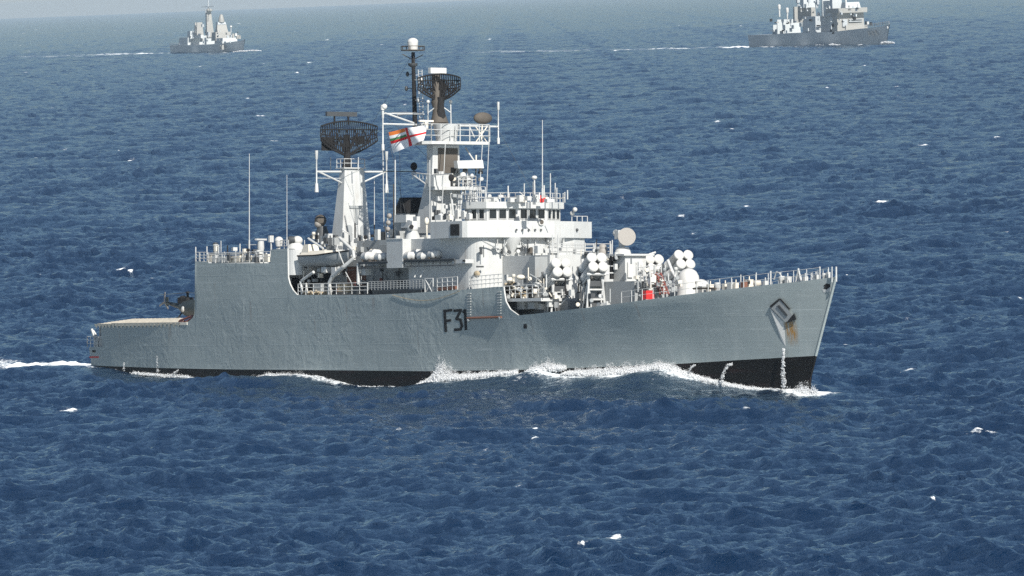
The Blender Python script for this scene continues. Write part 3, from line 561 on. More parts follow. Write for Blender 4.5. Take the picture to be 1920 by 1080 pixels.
for px, py, r, mt_ in ((846, 333, .3, 'black'), (860, 336, .28, 'grey'), (868, 330, .34, 'white'), (878, 338, .3, 'white'), (872, 320, .22, 'dark'), (885, 330, .2, 'white')): q = P(px, py, x=fx + 1.1); MB().ball(q, r, (.8, 1, 1.1)).rod(q, (q[0], q[1], zp), .08).build('signal_lamp', mt_, mast)
a, b = P(855, 315, x=fx + 1.2), P(903, 302, x=fx + 1.2); MB().hexa([(fx + .9, a[1], a[2]), (fx + 1.6, a[1], a[2] - .05), (fx + 1.6, b[1], a[2]), (fx + .9, b[1], a[2] + .05), (fx + .8, a[1], b[2]), (fx + 1.4, a[1], b[2]), (fx + 1.4, b[1], b[2] + .1), (fx + .8, b[1], b[2] + .1)]).build('sensor_array', 'white', mast)
MB().rod((fx + .9, b[1] - .6, b[2]), (fx - .2, 2.2, mz1 - .2), .07).rod((fx + .9, a[1] + .4, a[2]), (fx - .1, 1.0, a[2] - .5), .07).rod((fx + 1.0, a[1] + .9, a[2]), (fx + 1.0, a[1] + .9, a[2] - .9), .06).build('array_strut', 'white', mast)
zu = P(850, 271, x=fx + .5)[2]; yL = P(790, 268, x=fx + .4)[1]; yR = P(917, 268, x=fx + .4)[1]
up = MB().prism([(am - 2.2, -1.6), (fx + .5, yL), (fx + 1.2, yL + .6), (fx + 1.2, yR - .5), (fx + .5, yR), (am - .8, 1.8)], zu, zu + .28).build('mast_platform', 'white', mast)
MB().rail([(fx + .5, yL, zu + .28), (fx + 1.15, yL + .6, zu + .28), (fx + 1.15, yR - .5, zu + .28), (fx + .5, yR, zu + .28)], 1.55, 1.05, .04, 3).rail([(am - 1.2, -1.8, zu + .28), (fx + .5, yL, zu + .28)], 1.2, 1.0, .035, 3).build('platform_rail', 'white', mast)
q = P(837, 270, y=0); MB().lathe((q[0], 0, zu + .2), (q[0], 0, P(837, 233, y=0)[2]), [(0, .95), (.35, 1.0), (.45, 1.05), (1, 1.25)], 18).build('radar_drum', 'white', mast)
MB().path([(q[0] + 1.2, .2, zu + .3), (q[0] + 1.3, .2, zu + 1.7)], .05).build('drum_post', 'white', mast)
# forward lattice radar above the drum
q = P(824, 232, y=0); t = P(817, 140, y=0)
trunk = MB().lathe((q[0], 0, q[2]), (t[0], 0, t[2]), [(0, .85), (.18, .62), (.32, .5), (.45, .62), (.55, .45), (1, .42)], 10).build('radar_trunk', 'soot', mast)
refl, c, m, T, wd, hg = lattice_radar(826, 139, 188, 786, 866, -.75, 226, 'black', [(-.15, .2, -1, .6)], 20)
t = P(820, 132.5, y=0); MB().box(t, (.4, 1.75, .52), rz=.05).build('interrogator_bar', 'dome', refl)
for dx_ in (-.9, .9): MB().rod((q[0] + dx_ * .6, dx_, q[2]), (q[0] + dx_ * .4, dx_ * 1.1, q[2] + 2.0), .05).rod((q[0] + dx_ * .6, dx_, q[2] + 1.0), (q[0], dx_ * .3, q[2] + 1.6), .05).ball((q[0] + dx_ * .4, dx_ * 1.1, q[2] + 2.0), .17).build('mast_light', 'white', mast)
# yards
zy = P(825, 234, y=0)[2]; xy = fx - .9
MB().rod((xy, -6.2, zy), (xy, 6.2, zy - .1), .09).rod((xy, -6.1, zy + .95), (xy, -2.2, zy + .95), .06).rod((xy, -6.0, zy + 1.0), (xy, -2.8, zy + .1), .08).rod((xy, 3.6, zy - 1.1), (xy, 3.0, zy), .06).build('signal_yard', 'white', mast)
a = P(718, 205, y=-6.2); MB().lathe((xy, -6.2, zy - 2.4), (xy, -6.2, P(718, 207, y=-6.2)[2]), [(0, .14), (.15, .13), (.16, .07), (.8, .07), (.82, .11), (1, .12)], 8).build('dipole_antenna', 'white', mast)
q = P(720, 200, y=-6.2); MB().ball((xy + .1, -6.1, q[2]), .27).rod((xy, -6.2, q[2] - .3), (xy, -6.2, q[2] + .15), .2, n=8).build('masthead_light', 'dome', mast)
MB().lathe((xy, 6.2, P(933, 270, y=6.2)[2]), (xy, 6.2, P(933, 191, y=6.2)[2]), [(0, .13), (.14, .13), (.15, .06), (.8, .06), (.82, .12), (1, .12)], 8).build('dipole_antenna', 'white', mast)
q = P(903, 222, y=4.6); MB().ball((xy + .2, 4.4, q[2]), 1.0, (.35, 1.0, .55)).build('mesh_dish', 'soot', mast)
MB().path([(xy + .1, 4.4, q[2] - .4), (xy + .1, 4.3, zu + .3)], .07).path([(xy + .1, 3.7, q[2] - .8), (xy + .1, 4.9, zu + .3)], .05).path([(xy + .1, 4.9, q[2] - .8), (xy + .1, 3.7, zu + .3)], .05).build('dish_bracket', 'cream', mast)
a, b = P(785, 228, y=-1.5), P(821, 228, y=-1.5); MB().box((fx - .4, -1.9, a[2]), (.2, 1.6, .16), rz=.1).rod((fx - .4, -1.9, a[2] - .7), (fx - .4, -1.9, a[2]), .2).build('navigation_radar', 'cream', mast)
# pole mast with dome
pb, pt_ = P(779, 262, y=-.9), P(774.5, 98, y=-.9)
pole = MB().lathe(pb - np.array([0, 0, .3]), pt_, [(0, .24), (.5, .2), (1, .16)], 10).build('pole_mast', 'black', mast)
mb = MB(); lp = lambda t: np.array(pb) * (1 - t) + np.array(pt_) * t + np.array([.42, .25, 0])
mb.rod(lp(0), lp(.8), .035).rod(lp(0) + np.array([0, .4, 0]), lp(.8) + np.array([0, .4, 0]), .035)
for k in range(26): mb.rod(lp(k / 32), lp(k / 32) + np.array([0, .4, 0]), .025, n=4)
mb.build('mast_ladder', 'white', pole)
d = P(774, 94, y=-.9); MB().lathe(d - np.array([0, 0, .05]), d + np.array([0, 0, .02]), [(0, 1.1), (1, 1.1)], 16).rail([d + np.array([1.1 * math.cos(a), 1.1 * math.sin(a), 0]) for a in np.linspace(0, 2 * math.pi, 9)], .35, 1, .03, 1).rod(d - np.array([0, 1.1, .4]), d - np.array([0, .0, .9]), .04).rod(d - np.array([0, -1.1, .4]), d - np.array([0, 0, .9]), .04).build('pole_platform', 'soot', pole)
MB().lathe(d, d + np.array([0, 0, .75]), [(0, .44), (1, .5)], 16).ball(d + np.array([0, 0, .75]), .5, (1, 1, .75), lo=0.0).build('satellite_dome', 'dome', pole)
q = P(774, 121, y=-.9); MB().lathe(q - np.array([0, 0, .25]), q + np.array([0, 0, .12]), [(0, .2), (.5, .45), (1, .45)], 10).build('pole_collar', 'dark', pole)
for px, py, s_ in ((764, 139, -1), (762, 166, -1), (790, 150, 1), (784, 188, 1)): q = P(px, py, y=-.9); e = P(775.5, py, y=-.9); MB().rod(q, e, .04).ball(q, .16, (1, 1, 1.5)).build('pole_light', 'dark' if s_ < 0 else 'white', pole)
MB().path([P(px, py, y=-3) for px, py in ((735, 212), (760, 211), (795, 214))], .06).path([P(px, py, y=-3) for px, py in ((745, 216), (770, 213))], .08).build('yard_rail', 'white', mast)
# mast legs and braces below the platform, halyards and stays
for a, b in (((845, 356), (850, 405)), ((868, 356), (861, 400)), ((885, 352), (880, 392)), ((853, 398), (868, 360)), ((872, 390), (884, 356)), ((890, 352), (893, 385))): MB().rod(P(*a, x=fx + 1.0), P(*b, x=fx + 1.4), .1).build('mast_leg', 'white', mast)
for a, b in (((917, 262), (912, 370)), ((905, 262), (898, 380)), ((835, 270), (828, 405)), ((806, 300), (806, 410))): MB().rod(P(*a, x=fx + 1.2), P(*b, x=fx + 1.6), .035, n=5).build('halyard', 'white', mast)
MB().path([P(px, py, y=-3) for px, py in ((718, 277), (720, 430))], .05).build('halyard', 'white', mast)
MB().path([P(720, 321, y=1), P(780, 322, y=-1.0), ], .045).build('wire_stay', 'black', mast); MB().ball(P(776, 312, y=-1.0), .32, (1, 1, 1.2)).rod(P(776, 322, y=-1), P(776, 305, y=-1), .06).build('stay_fitting', 'black', mast)
MB().path([P(px, py, y=-1.9) for px, py in ((772, 323), (809, 328), (848, 326))], .05).path([P(px, py, y=-1.9) for px, py in ((772, 326), (800, 346))], .07).rail([P(774, 336, y=-1.9), P(806, 336, y=-1.9)], .5, .6, .03, 1).build('mast_bracket', 'white', mast)

for pts in (((652, 300), (722, 236)), ((790, 240), (690, 300)), ((721, 215), (806, 300)), ((930, 235), (1010, 380)), ((775, 105), (806, 230)), ((774, 100), (652, 312)), ((724, 240), (760, 400)), ((748, 236), (752, 400))): MB().rod(P(*pts[0], y=-1.5), P(*pts[1], y=-1.5), .018, n=4).build('wire_stay', 'dark', mast)
# ---- ensign on its halyard
def flag_mat():
    m, nt, b = new_mat('ensign_cloth'); uv = nt.nodes.new("ShaderNodeUVMap"); sp = nt.nodes.new("ShaderNodeSeparateXYZ"); nt.links.new(uv.outputs[0], sp.inputs[0]); U, V = sp.outputs[0], sp.outputs[1]
    def band(s, a, b_): return math_n(nt, 'MULTIPLY', math_n(nt, 'GREATER_THAN', s, a), math_n(nt, 'LESS_THAN', s, b_))
    c = mixc(nt, 0.0, (.8, .8, .8), (.8, .8, .8))
    def put(f, col, c): return mixc(nt, f, c, col)
    can = math_n(nt, 'LESS_THAN', U, .46)
    c = put(math_n(nt, 'MULTIPLY', can, band(V, .82, 1.1)), (.75, .2, .03), c)
    c = put(math_n(nt, 'MULTIPLY', can, band(V, .55, .68)), (.06, .2, .07), c)
    c = put(band(V, .43, .56), (.6, .015, .02), c); c = put(band(U, .47, .57), (.6, .015, .02), c)
    nt.links.new(c, b.inputs['Base Color']); b.inputs['Roughness'].default_value = .9
    return m
M['flag'] = flag_mat()
nu, nv = 24, 14; tl, tr, bl, br = (729, 247), (795, 234), (737, 287), (796, 263); v, uvs = [], []
for j in range(nv + 1):
    for i in range(nu + 1):
        u, w = i / nu, j / nv; px = (tl[0] * (1 - u) + tr[0] * u) * w + (bl[0] * (1 - u) + br[0] * u) * (1 - w); py = (tl[1] * (1 - u) + tr[1] * u) * w + (bl[1] * (1 - u) + br[1] * u) * (1 - w)
        q = P(px, py + .8 * math.sin(u * 9 + w), y=-3.2); v.append(q + np.array([.16, -.3, 0]) * math.sin(u * 9 + w * 2.5) * (.2 + u)); uvs.append((u, w))
mb = MB(); mb.add(v, [(j * (nu + 1) + i, j * (nu + 1) + i + 1, (j + 1) * (nu + 1) + i + 1, (j + 1) * (nu + 1) + i) for j in range(nv) for i in range(nu)], True)
fl = mb.build('flag', 'flag', None, 'white ensign with red cross and orange white green canton flying below the yard', 'flag'); fl.matrix_world = SM
ul = fl.data.uv_layers.new(name='UVMap')
for lp_ in fl.data.loops: ul.data[lp_.index].uv = uvs[lp_.vertex_index]

# ---- bridge block
zbt, zbb = P(975, 392, x=77)[2], P(975, 411, x=77)[2]; zrt = P(975, 379, x=77)[2]
xf = 78.3
A = P(866, 400, y=-4.6)[0]
plan = [(A, -4.3), (75.3, -4.6), (77.2, -3.9), (xf + .35, -1.5), (xf + .35, 1.5), (77.2, 3.9), (75.3, 4.6), (A, 4.3)]
zdeck = P(975, 440, x=78)[2]
wx0, wxf = P(807, 430, y=-7)[0], P(871, 430, y=-7)[0]; wzb, wzt = P(871, 445, y=-7)[2], P(871, 414, y=-7)[2]
bridge = MB().prism(plan, wzb, zbt + .05).build('bridge', 'white', ship)
ov = [(x + (.25 if x > 76 else 0), y * 1.06) for x, y in plan]; MB().prism(ov, zbt + .04, zrt).build('bridge_roof', 'white', bridge)
def face_windows(a, b, n, gap, w0=0.0):
    a, b = Vector((*a, 0)), Vector((*b, 0)); d = (b - a); L = d.length; d.normalize(); nrm = Vector((d.y, -d.x, 0)); wd_ = (L - gap * (n + 1)) / n
    for k in range(n):
        s0 = gap + k * (wd_ + gap); mb = MB(); p0, p1 = a + d * s0, a + d * (s0 + wd_)
        mb.hexa([tuple(p + nrm * o_ + Vector((0, 0, z))) for z in (zbb, zbt - .06) for p, o_ in ((p0, -.05), (p1, -.05), (p1, .02), (p0, .02))])
        w = mb.build('bridge_window', 'glass', bridge)
        mb = MB(); q = .035
        for pa_, pb_ in ((p0, p0), (p1, p1)): mb.rod(tuple(pa_ + nrm * .03 + Vector((0, 0, zbb))), tuple(pb_ + nrm * .03 + Vector((0, 0, zbt - .06))), q, n=4)
        mb.rod(tuple(p0 + nrm * .03 + Vector((0, 0, zbb))), tuple(p1 + nrm * .03 + Vector((0, 0, zbb))), q, n=4); mb.build('window_frame', 'white', w)
face_windows(plan[0], plan[1], 1, .35); face_windows(plan[1], plan[2], 2, .28); face_windows(plan[2], plan[3], 3, .2); face_windows(plan[3], plan[4], 3, .2); face_windows(plan[4], plan[5], 3, .22); face_windows(plan[5], plan[6], 1, .3)
# wings: bulwark box from side to side
wing = MB().prism([(wx0, -7.0), (wxf - .4, -7.0), (wxf, -6.7), (79.4, -4.2), (79.7, -1.6), (79.7, 1.6), (79.0, 4.2), (77.6, 7.0), (76.4, 7.0), (wx0, 7.0)], lambda i: wzb if i not in (0, 9) else wzb - .05, wzt).build('bridge_wing', 'white', bridge)
a, b = P(845, 442, y=-7.02), P(861, 420, y=-7.02); MB().bb((a[0], -7.06, a[2]), (b[0], -6.9, b[2])).build('wing_opening', 'black', wing)
a = P(950, 416, x=79.3); MB().lathe((79.72, 0.2, a[2]), (79.85, .2, a[2]), [(0, .3), (1, .3)], 16).build('ship_crest', 'dome', bridge); MB().lathe((79.86, 0.2, a[2]), (79.89, .2, a[2]), [(0, .2), (1, .2)], 14).build('crest_badge', 'soot', bridge)
mb = MB(); [mb.lathe(P(px, 431, x=79.75), P(px, 431, x=79.75) + np.array([.1, 0, 0]), [(0, .09), (1, .09)], 8) for px in (968, 979, 991, 1003, 1014)]; mb.build('scupper_row', 'dark', bridge)
q = P(1098, 437, y=6.6); 
for px, py in ((1060, 425), (1070, 432), (1082, 431)): MB().ball(P(px, py, x=78.9), .14).build('deck_light', 'dark', wing)
for px, py, w, h, m in ((815, 409, 7, 7, 'black'), (826, 408, 14, 9, 'white'), (836, 406, 6, 10, 'dark'), (858, 402, 8, 16, 'white'), (870, 404, 7, 14, 'white'), (880, 406, 8, 10, 'white'), (843, 408, 8, 8, 'cream')):
    q = P(px, py, y=-6.3 if px < 850 else -5.2); MB().box(q, (w / 14, w / 24, h / 20.6)).ball(q + np.array([0, 0, h / 41]), w / 50, (1, .8, .6)).build('lookout_sight', m, wing)
MB().path([P(800, 420, y=-6.9), P(801, 445, y=-6.9)], .08).ball(P(800, 415, y=-6.9), .22, (1, 1, 1.6)).build('side_light', 'cream', wing)
# lower front of the superstructure with rounded corners
xw = xh; zlow = 6.2
poly = [(P(775, 480, y=-5.6)[0], -6.1)] + [(xw - 1.6 + 1.6 * math.sin(a), -4.6 - 1.5 * math.cos(a)) for a in np.linspace(0, math.pi / 2, 8)] + [(xw + .35, 0), (xw, 4.4), (xw - .9, 6.1), (70, 6.1)]
front = MB().prism(poly, zlow, wzb + .02).build('superstructure_front', 'white', ship)
# conical sponsons under the wing front
for pc, r in ((963, .95), (1041, .9)):
    q = P(pc, 440, x=xw + .5); MB().lathe((xw + .1, q[1], wzb - 1.75), (xw + .1, q[1], wzb), [(0, .12), (.35, .4), (.75, r * .85), (1, r)], 18).build('wing_sponson', 'white', front)
for pts in (((905, 452), (960, 480), (985, 500), (1000, 507)), ((961, 435), (945, 463), (948, 480)), ((963, 436), (985, 462), (986, 495))): MB().path([P(*p_, x=xw + .45) for p_ in pts], .06).build('fuel_hose', 'grey', front)
MB().lathe(P(996, 469, x=xw + .4), P(996, 469, x=xw + .75), [(0, .28), (1, .28)], 14).build('hose_reel', 'soot', front)
for px, py, w, h in ((902, 470, 4, 14), (955, 472, 5, 5), (900, 500, 12, 3)): q = P(px, py, x=xw + .3); MB().box(q, (.15, w / 17, h / 20.6)).build('wall_fitting', 'dark', front)
MB().box(P(868, 490, y=-6.4), (2.2, .9, .35)).build('wing_sponson_box', 'white', front); MB().box(P(870, 489, y=-6.9), (.4, .06, .14)).build('slot', 'black', front)
MB().ball(P(894, 514, y=-6.4), .35, (1.3, .6, .9)).build('hanging_net', 'net', front)
# bridge roof fittings
zf = zrt
MB().rail([(A, -4.5, zf), (76, -4.8, zf), (xf, -1.6, zf), (xf, 1.6, zf), (77, 4, zf)], .8, 1.3, .03, 2).build('roof_rail', 'white', bridge)
for px, py0, py1, yy in ((983, 383, 344, -1), (1000, 383, 340, -1), (1032, 378, 325, 1), (1041, 380, 343, 2), (1044, 378, 352, 2), (955, 383, 362, -2), (947, 383, 366, -2), (1059, 380, 360, 3), (1056, 380, 362, 3), (1031, 380, 360, 1)): MB().rod(P(px, py0, y=yy), P(px, py1, y=yy), .05).build('roof_post', 'white', bridge)
q = P(1002, 333, y=-1); MB().ball(q, .26, (1, 1, .7)).rod(q, P(1003, 383, y=-1), .06).build('antenna_dome', 'dome', bridge)
q = P(1015, 373, y=-.5); sl = MB().lathe(q + np.array([-.25, .1, 0]), q + np.array([.3, -.12, 0]), [(0, .3), (.7, .36), (1, .33)], 16).rod(q, (q[0], q[1], zf), .08).build('searchlight', 'red', bridge)
MB().ball(q + np.array([.1, .5, -.05]), .26).build('searchlight_cover', 'cream', bridge)
for px, py, w, h, m in ((917, 376, 24, 7, 'white'), (928, 374, 10, 9, 'white'), (898, 382, 14, 8, 'grey'), (965, 375, 22, 8, 'white'), (975, 372, 8, 12, 'white'), (990, 372, 8, 8, 'white'), (1030, 376, 14, 6, 'white'), (1005, 372, 8, 14, 'white')): q = P(px, py, y=-2); MB().box(q, (.5, w / 18, h / 20.6)).build('roof_locker', m, bridge)
for px, py in ((1078, 393), (1073, 400)): MB().ball(P(px, py, y=5), .22).build('lookout_sight', 'white', wing)
MB().rail([(77.4, 5, wzt), (77.2, 6.8, wzt)], .5, .6, .03, 1).build('wing_rail', 'white', wing)
MB().path([P(891, 392, x=75), P(860, 398, x=72)], .1).rail([P(858, 392, y=-3), P(895, 392, y=-4)], 1.3, .6, .035).rail([P(873, 375, y=-3), P(910, 380, y=-3)], 1.4, .7, .035).build('ladder_rail', 'white', bridge)

# ---- forward of the bridge: side recess, deckhouse, directors
a0 = P(945, 562, y=-6.4); MB().bb((xw + .2, -6.6, a0[2] - .18), (P(1018, 560, y=-6.4)[0], -2, a0[2] + .1)).build('platform_deck', 'white', ship)
dzf = ztop(90)
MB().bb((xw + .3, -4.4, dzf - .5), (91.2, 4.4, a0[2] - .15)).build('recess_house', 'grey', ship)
for px, py, w, h, yy, m in ((982, 571, 14, 18, -5.4, 'white'), (1002, 573, 14, 12, -5.6, 'grey'), (962, 575, 20, 12, -5, 'grey'), (958, 586, 16, 8, -5.5, 'white'), (1016, 575, 10, 10, -5.2, 'white'), (990, 566, 6, 10, -5, 'dark')):
    q = P(px, py, y=yy); MB().box(q, (w / 13, .7, h / 20.6)).build('deck_locker', m, ship)
for px in (978, 990): MB().rod(P(px, 562, y=-5.6), P(px, 550, y=-5.6), .06).build('ladder_stile', 'white', ship)
mb = MB()
for k in range(46):
    px, py = rng.uniform(600, 890), rng.uniform(503, 548); q = P(px, py, y=-4.4 - rng.random() * .4); t_ = rng.random()
    if t_ < .45: MB().box(q, (rng.uniform(.15, .6), .25, rng.uniform(.2, .6))).build('wall_locker', rng.choice(['grey', 'dark', 'white', 'dark']), ship)
    elif t_ < .8: MB().rod(q, q + np.array([0, 0, rng.uniform(.5, 1.4)]), rng.uniform(.04, .08)).build('wall_pipe', rng.choice(['grey', 'white', 'dark']), ship)
    else: MB().lathe(q, q + np.array([.0, -.15, 0]), [(0, .2), (1, .2)], 10).build('hose_drum', rng.choice(['rust', 'dark', 'brown']), ship)
for k in range(26):
    px, py = rng.uniform(600, 800), rng.uniform(440, 470); q = P(px, py, y=-2.5 - rng.random() * 2); MB().box(q, (rng.uniform(.3, 1.0), rng.uniform(.3, .8), rng.uniform(.3, 1.1))).build('upper_locker', rng.choice(['grey', 'white', 'dark', 'white']), ship)
mb = MB()
for k in range(90):
    u = rng.random(); px = 944 + 42 * u; hh = 40 * (1 - abs(u - .35)) * .8; q = P(px, 556 - rng.random() * hh * .95, y=-5.6 + rng.random() * 1.2); mb.ball(q, rng.uniform(.1, .24), nu=6, nv=4)
mb.build('net_heap', 'net', ship, kind='stuff')
for px, py in ((956, 525), (976, 520), (968, 540)): MB().ball(P(px, py, y=-5.5), .4, (1, 1, .6)).build('canvas_bundle', 'cream', ship)
MB().rail([P(945, 560, y=-6.5), P(1020, 556, y=-6.5)], 1.1, .9, .03).rail([P(1000, 480, x=82), P(1115, 478, x=82)], .9, 1.2, .035).build('platform_rail', 'white', ship)
d2 = P(1115, 476, x=87); d2z = P(1060, 478, x=87)[2]; dl = P(997, 480, x=85)
house2 = MB().bb((xw + .2, -3.3, dzf - .4), (86.6, 3.4, d2z)).build('forward_deckhouse', 'white', ship)
a, b = P(984, 515, x=86.7), P(1018, 482, x=86.7); MB().bb((85.2, -4.6, P(990, 520, x=86)[2]), (86.2, -2.9, P(990, 481, x=86)[2])).build('blast_screen', 'grey', ship)
MB().bb((86.61, 1.2, dzf), (86.66, 2.0, dzf + 1.9)).build('house_door', 'grey', house2)
for px, py, w, h in ((1030, 470, 24, 8), (1060, 468, 20, 8), (1085, 472, 14, 8), (1010, 468, 10, 14)): q = P(px, py, x=85); MB().box(q, (.6, w / 17, h / 20.6)).build('roof_locker', 'white', house2)
MB().rail([(86.4, -3.2, d2z), (86.4, 3.3, d2z)], 1.0, .9, .035).build('house_rail', 'white', house2)
for px, y0, y1 in ((1097, 478, 455), (1117, 478, 455), (1144, 478, 452), (1046, 440, 500), (1036, 470, 440), (1148, 500, 450)): MB().rod(P(px, y0, x=87), P(px, y1, x=87), .055).build('awning_post', 'white', ship)
# director house
dx1 = P(1190, 545, y=-3.6)[0]; dzt = P(1190, 527, y=-3.6)[2]
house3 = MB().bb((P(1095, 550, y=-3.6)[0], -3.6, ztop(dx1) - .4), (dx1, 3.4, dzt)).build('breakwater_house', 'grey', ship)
c = P(1166, 500, y=0); c0 = P(1150, 500, y=-1.0)[0]; c1 = P(1172, 500, y=-1.0)[0]
tow = MB().bb((c0, -1.0, dzt), (c1, 1.2, P(1166, 480, y=0)[2])).build('director_tower', 'white', ship)
zt2 = P(1166, 480, y=0)[2]; MB().bb((c0 - .3, -1.3, zt2), (c1 + .3, 1.9, zt2 + .16)).rod((c1, 1.5, zt2 + .1), (c1, 2.2, zt2 + .3), .1).build('director_platform', 'white', tow)
for yy, w in ((-.55, .5), (.45, .7)): MB().bb((c1, yy - w / 2, P(1166, 520, x=c1)[2]), (c1 + .18, yy + w / 2, P(1166, 492, x=c1)[2])).build('equipment_cabinet', 'dome', tow)
q = P(1166, 478, y=0); MB().lathe((q[0], .1, zt2 + .16), (q[0], .1, P(1166, 463, y=0)[2]), [(0, .75), (.5, .66), (1, .5)], 18).build('director_pedestal', 'dome', tow)
q = P(1175, 444, y=0); ax = np.array([math.cos(R_(26)), -math.sin(R_(26)), .12]); nd = MB().lathe(q - ax * .45, q + ax * .12, [(0, .18), (.45, .66), (.8, .79), (1, .79)], 26).build('tracking_dish', 'dish', tow)
MB().box(P(1160, 440, y=0), (.6, .5, .8)).ball(P(1155, 437, y=0), .3).rod(P(1166, 465, y=0), P(1166, 445, y=0), .3).build('dish_yoke', 'white', tow)
for px, py, m in ((1146, 492, 'black'), (1147, 505, 'black'), (1147, 518, 'black'), (1154, 500, 'white'), (1186, 490, 'white')): MB().box(P(px, py, y=-1.3), (.25, .3, .5)).build('cable_box', m, tow)
q = P(1130, 466, y=0); MB().lathe(q - np.array([0, 0, .7]), q + np.array([0, 0, .1]), [(0, .42), (.7, .46), (1, .3)], 14).ball(q + np.array([0, 0, .05]), .38).build('director_dome', 'dish', ship)
# white clutter on the front of the breakwater house
for k in range(42):
    px, py = rng.uniform(1193, 1252), rng.uniform(522, 553); q = P(px, py, x=dx1 + rng.uniform(.1, .9)); t_ = rng.random()
    if q[2] < ztop(dx1) + .1: q[2] = ztop(dx1) + .15
    mb = MB()
    if t_ < .5: mb.box(q, (rng.uniform(.15, .5), rng.uniform(.2, .55), rng.uniform(.15, .5)))
    elif t_ < .8: mb.rod(q, q + np.array([0, 0, rng.uniform(.5, 1.3)]), rng.uniform(.05, .09))
    else: mb.lathe(q, q + np.array([0, 0, .4]), [(0, .16), (.6, .16), (1, .26)], 10)
    mb.build(('vent_fitting', 'deck_locker', 'pipe_stub')[0 if t_ >= .8 else 1 if t_ < .5 else 2], rng.choice(['white', 'white', 'cream', 'grey']), ship)
for px0, px1 in ((1222, 1238), (1231, 1246)):
    a, b = P(px0, 512, y=-1.8), P(px1, 552, y=-2.2); mb = MB().rod(a, b, .09).rod(a + np.array([0, .45, 0]), b + np.array([0, .45, 0]), .09)
    for k in range(8): t_ = (k + .5) / 8; mb.rod(a + (b - a) * t_, a + (b - a) * t_ + np.array([0, .45, 0]), .06)
    mb.build('inclined_ladder', 'rust', ship)
MB().box(P(1215, 553, y=-3.9), (.7, .8, .75)).build('fire_hose_box', 'red', ship)
MB().rail([P(1195, 525, x=dx1), P(1240, 520, x=dx1)], 1.1, .6, .04).build('house_rail', 'white', ship)

def clutter(n, xr, yr, place, names, mats):
    for k in range(n):
        px, py = rng.uniform(*xr), rng.uniform(*yr); q = place(px, py); t_ = rng.random(); mb = MB(); up_ = np.array([0, 0, 1.])
        if t_ < .38: mb.box(q, (rng.uniform(.12, .55), rng.uniform(.12, .5), rng.uniform(.15, .55)), rz=rng.uniform(-.2, .2)); nm = names[0]
        elif t_ < .62: mb.rod(q - up_ * .3, q + up_ * rng.uniform(.4, 1.3), rng.uniform(.035, .07)); nm = names[1]
        elif t_ < .78: mb.rod(q, q + np.array([rng.uniform(-.9, .9), rng.uniform(-.5, .5), rng.uniform(-.6, .6)]), rng.uniform(.03, .07)); nm = names[2]
        elif t_ < .9: mb.lathe(q, q + np.array([.25, -.15, 0]), [(0, .17), (.8, .2), (1, .14)], 10); nm = names[3]
        else: mb.lathe(q - up_ * .3, q + up_ * .35, [(0, .11), (.6, .11), (.65, .2), (1, .15)], 10); nm = names[4]
        mb.build(nm, rng.choice(mats), ship)
WB, MX = ['white', 'white', 'cream', 'dome', 'grey'], ['white', 'dark', 'grey', 'white', 'black', 'cream']
clutter(40, (948, 1030), (520, 558), lambda a, b: P(a, b, y=-5.4 - rng.random() * .8), ('ready_locker', 'davit_post', 'stowed_spar', 'hose_drum', 'mushroom_vent'), MX)
clutter(36, (1020, 1150), (545, 576), lambda a, b: P(a, b, y=-4.9 - rng.random() * .7), ('ready_locker', 'davit_post', 'stowed_spar', 'hose_drum', 'mushroom_vent'), MX)
clutter(44, (1192, 1275), (505, 548), lambda a, b: P(a, b, y=-2.2 - rng.random() * 1.5), ('deck_case', 'vent_post', 'brace_bar', 'cable_reel', 'mushroom_vent'), WB)
clutter(46, (575, 800), (438, 475), lambda a, b: P(a, b, y=-3.2 - rng.random() * 1.8), ('roof_case', 'roof_post', 'brace_bar', 'loudspeaker', 'roof_vent'), MX)
clutter(34, (560, 690), (500, 550), lambda a, b: P(a, b, y=-5.6 - rng.random() * .8), ('boat_gear_box', 'davit_post', 'brace_bar', 'hose_drum', 'mushroom_vent'), MX)
clutter(34, (815, 905), (310, 408), lambda a, b: P(a, b, x=fx_mast + rng.uniform(.1, 1.3)), ('mast_box', 'mast_post', 'mast_brace', 'mast_lamp', 'mast_horn'), MX)
clutter(26, (880, 1065), (364, 384), lambda a, b: P(a, b, y=-2.5 + rng.random() * 3), ('roof_case', 'roof_post', 'brace_bar', 'roof_lamp', 'roof_vent'), WB)
clutter(24, (905, 1075), (448, 478), lambda a, b: P(a, b, x=xw + .5), ('wall_case', 'wall_pipe', 'wall_bracket', 'wall_lamp', 'wall_vent'), ['grey', 'dark', 'white', 'white'])
clutter(22, (1085, 1160), (470, 500), lambda a, b: P(a, b, y=-1.2), ('deck_case', 'vent_post', 'brace_bar', 'cable_reel', 'mushroom_vent'), MX)
clutter(26, (395, 540), (466, 490), lambda a, b: P(a, b, y=-5.5 - rng.random()), ('roof_case', 'roof_post', 'brace_bar', 'roof_lamp', 'roof_vent'), MX)
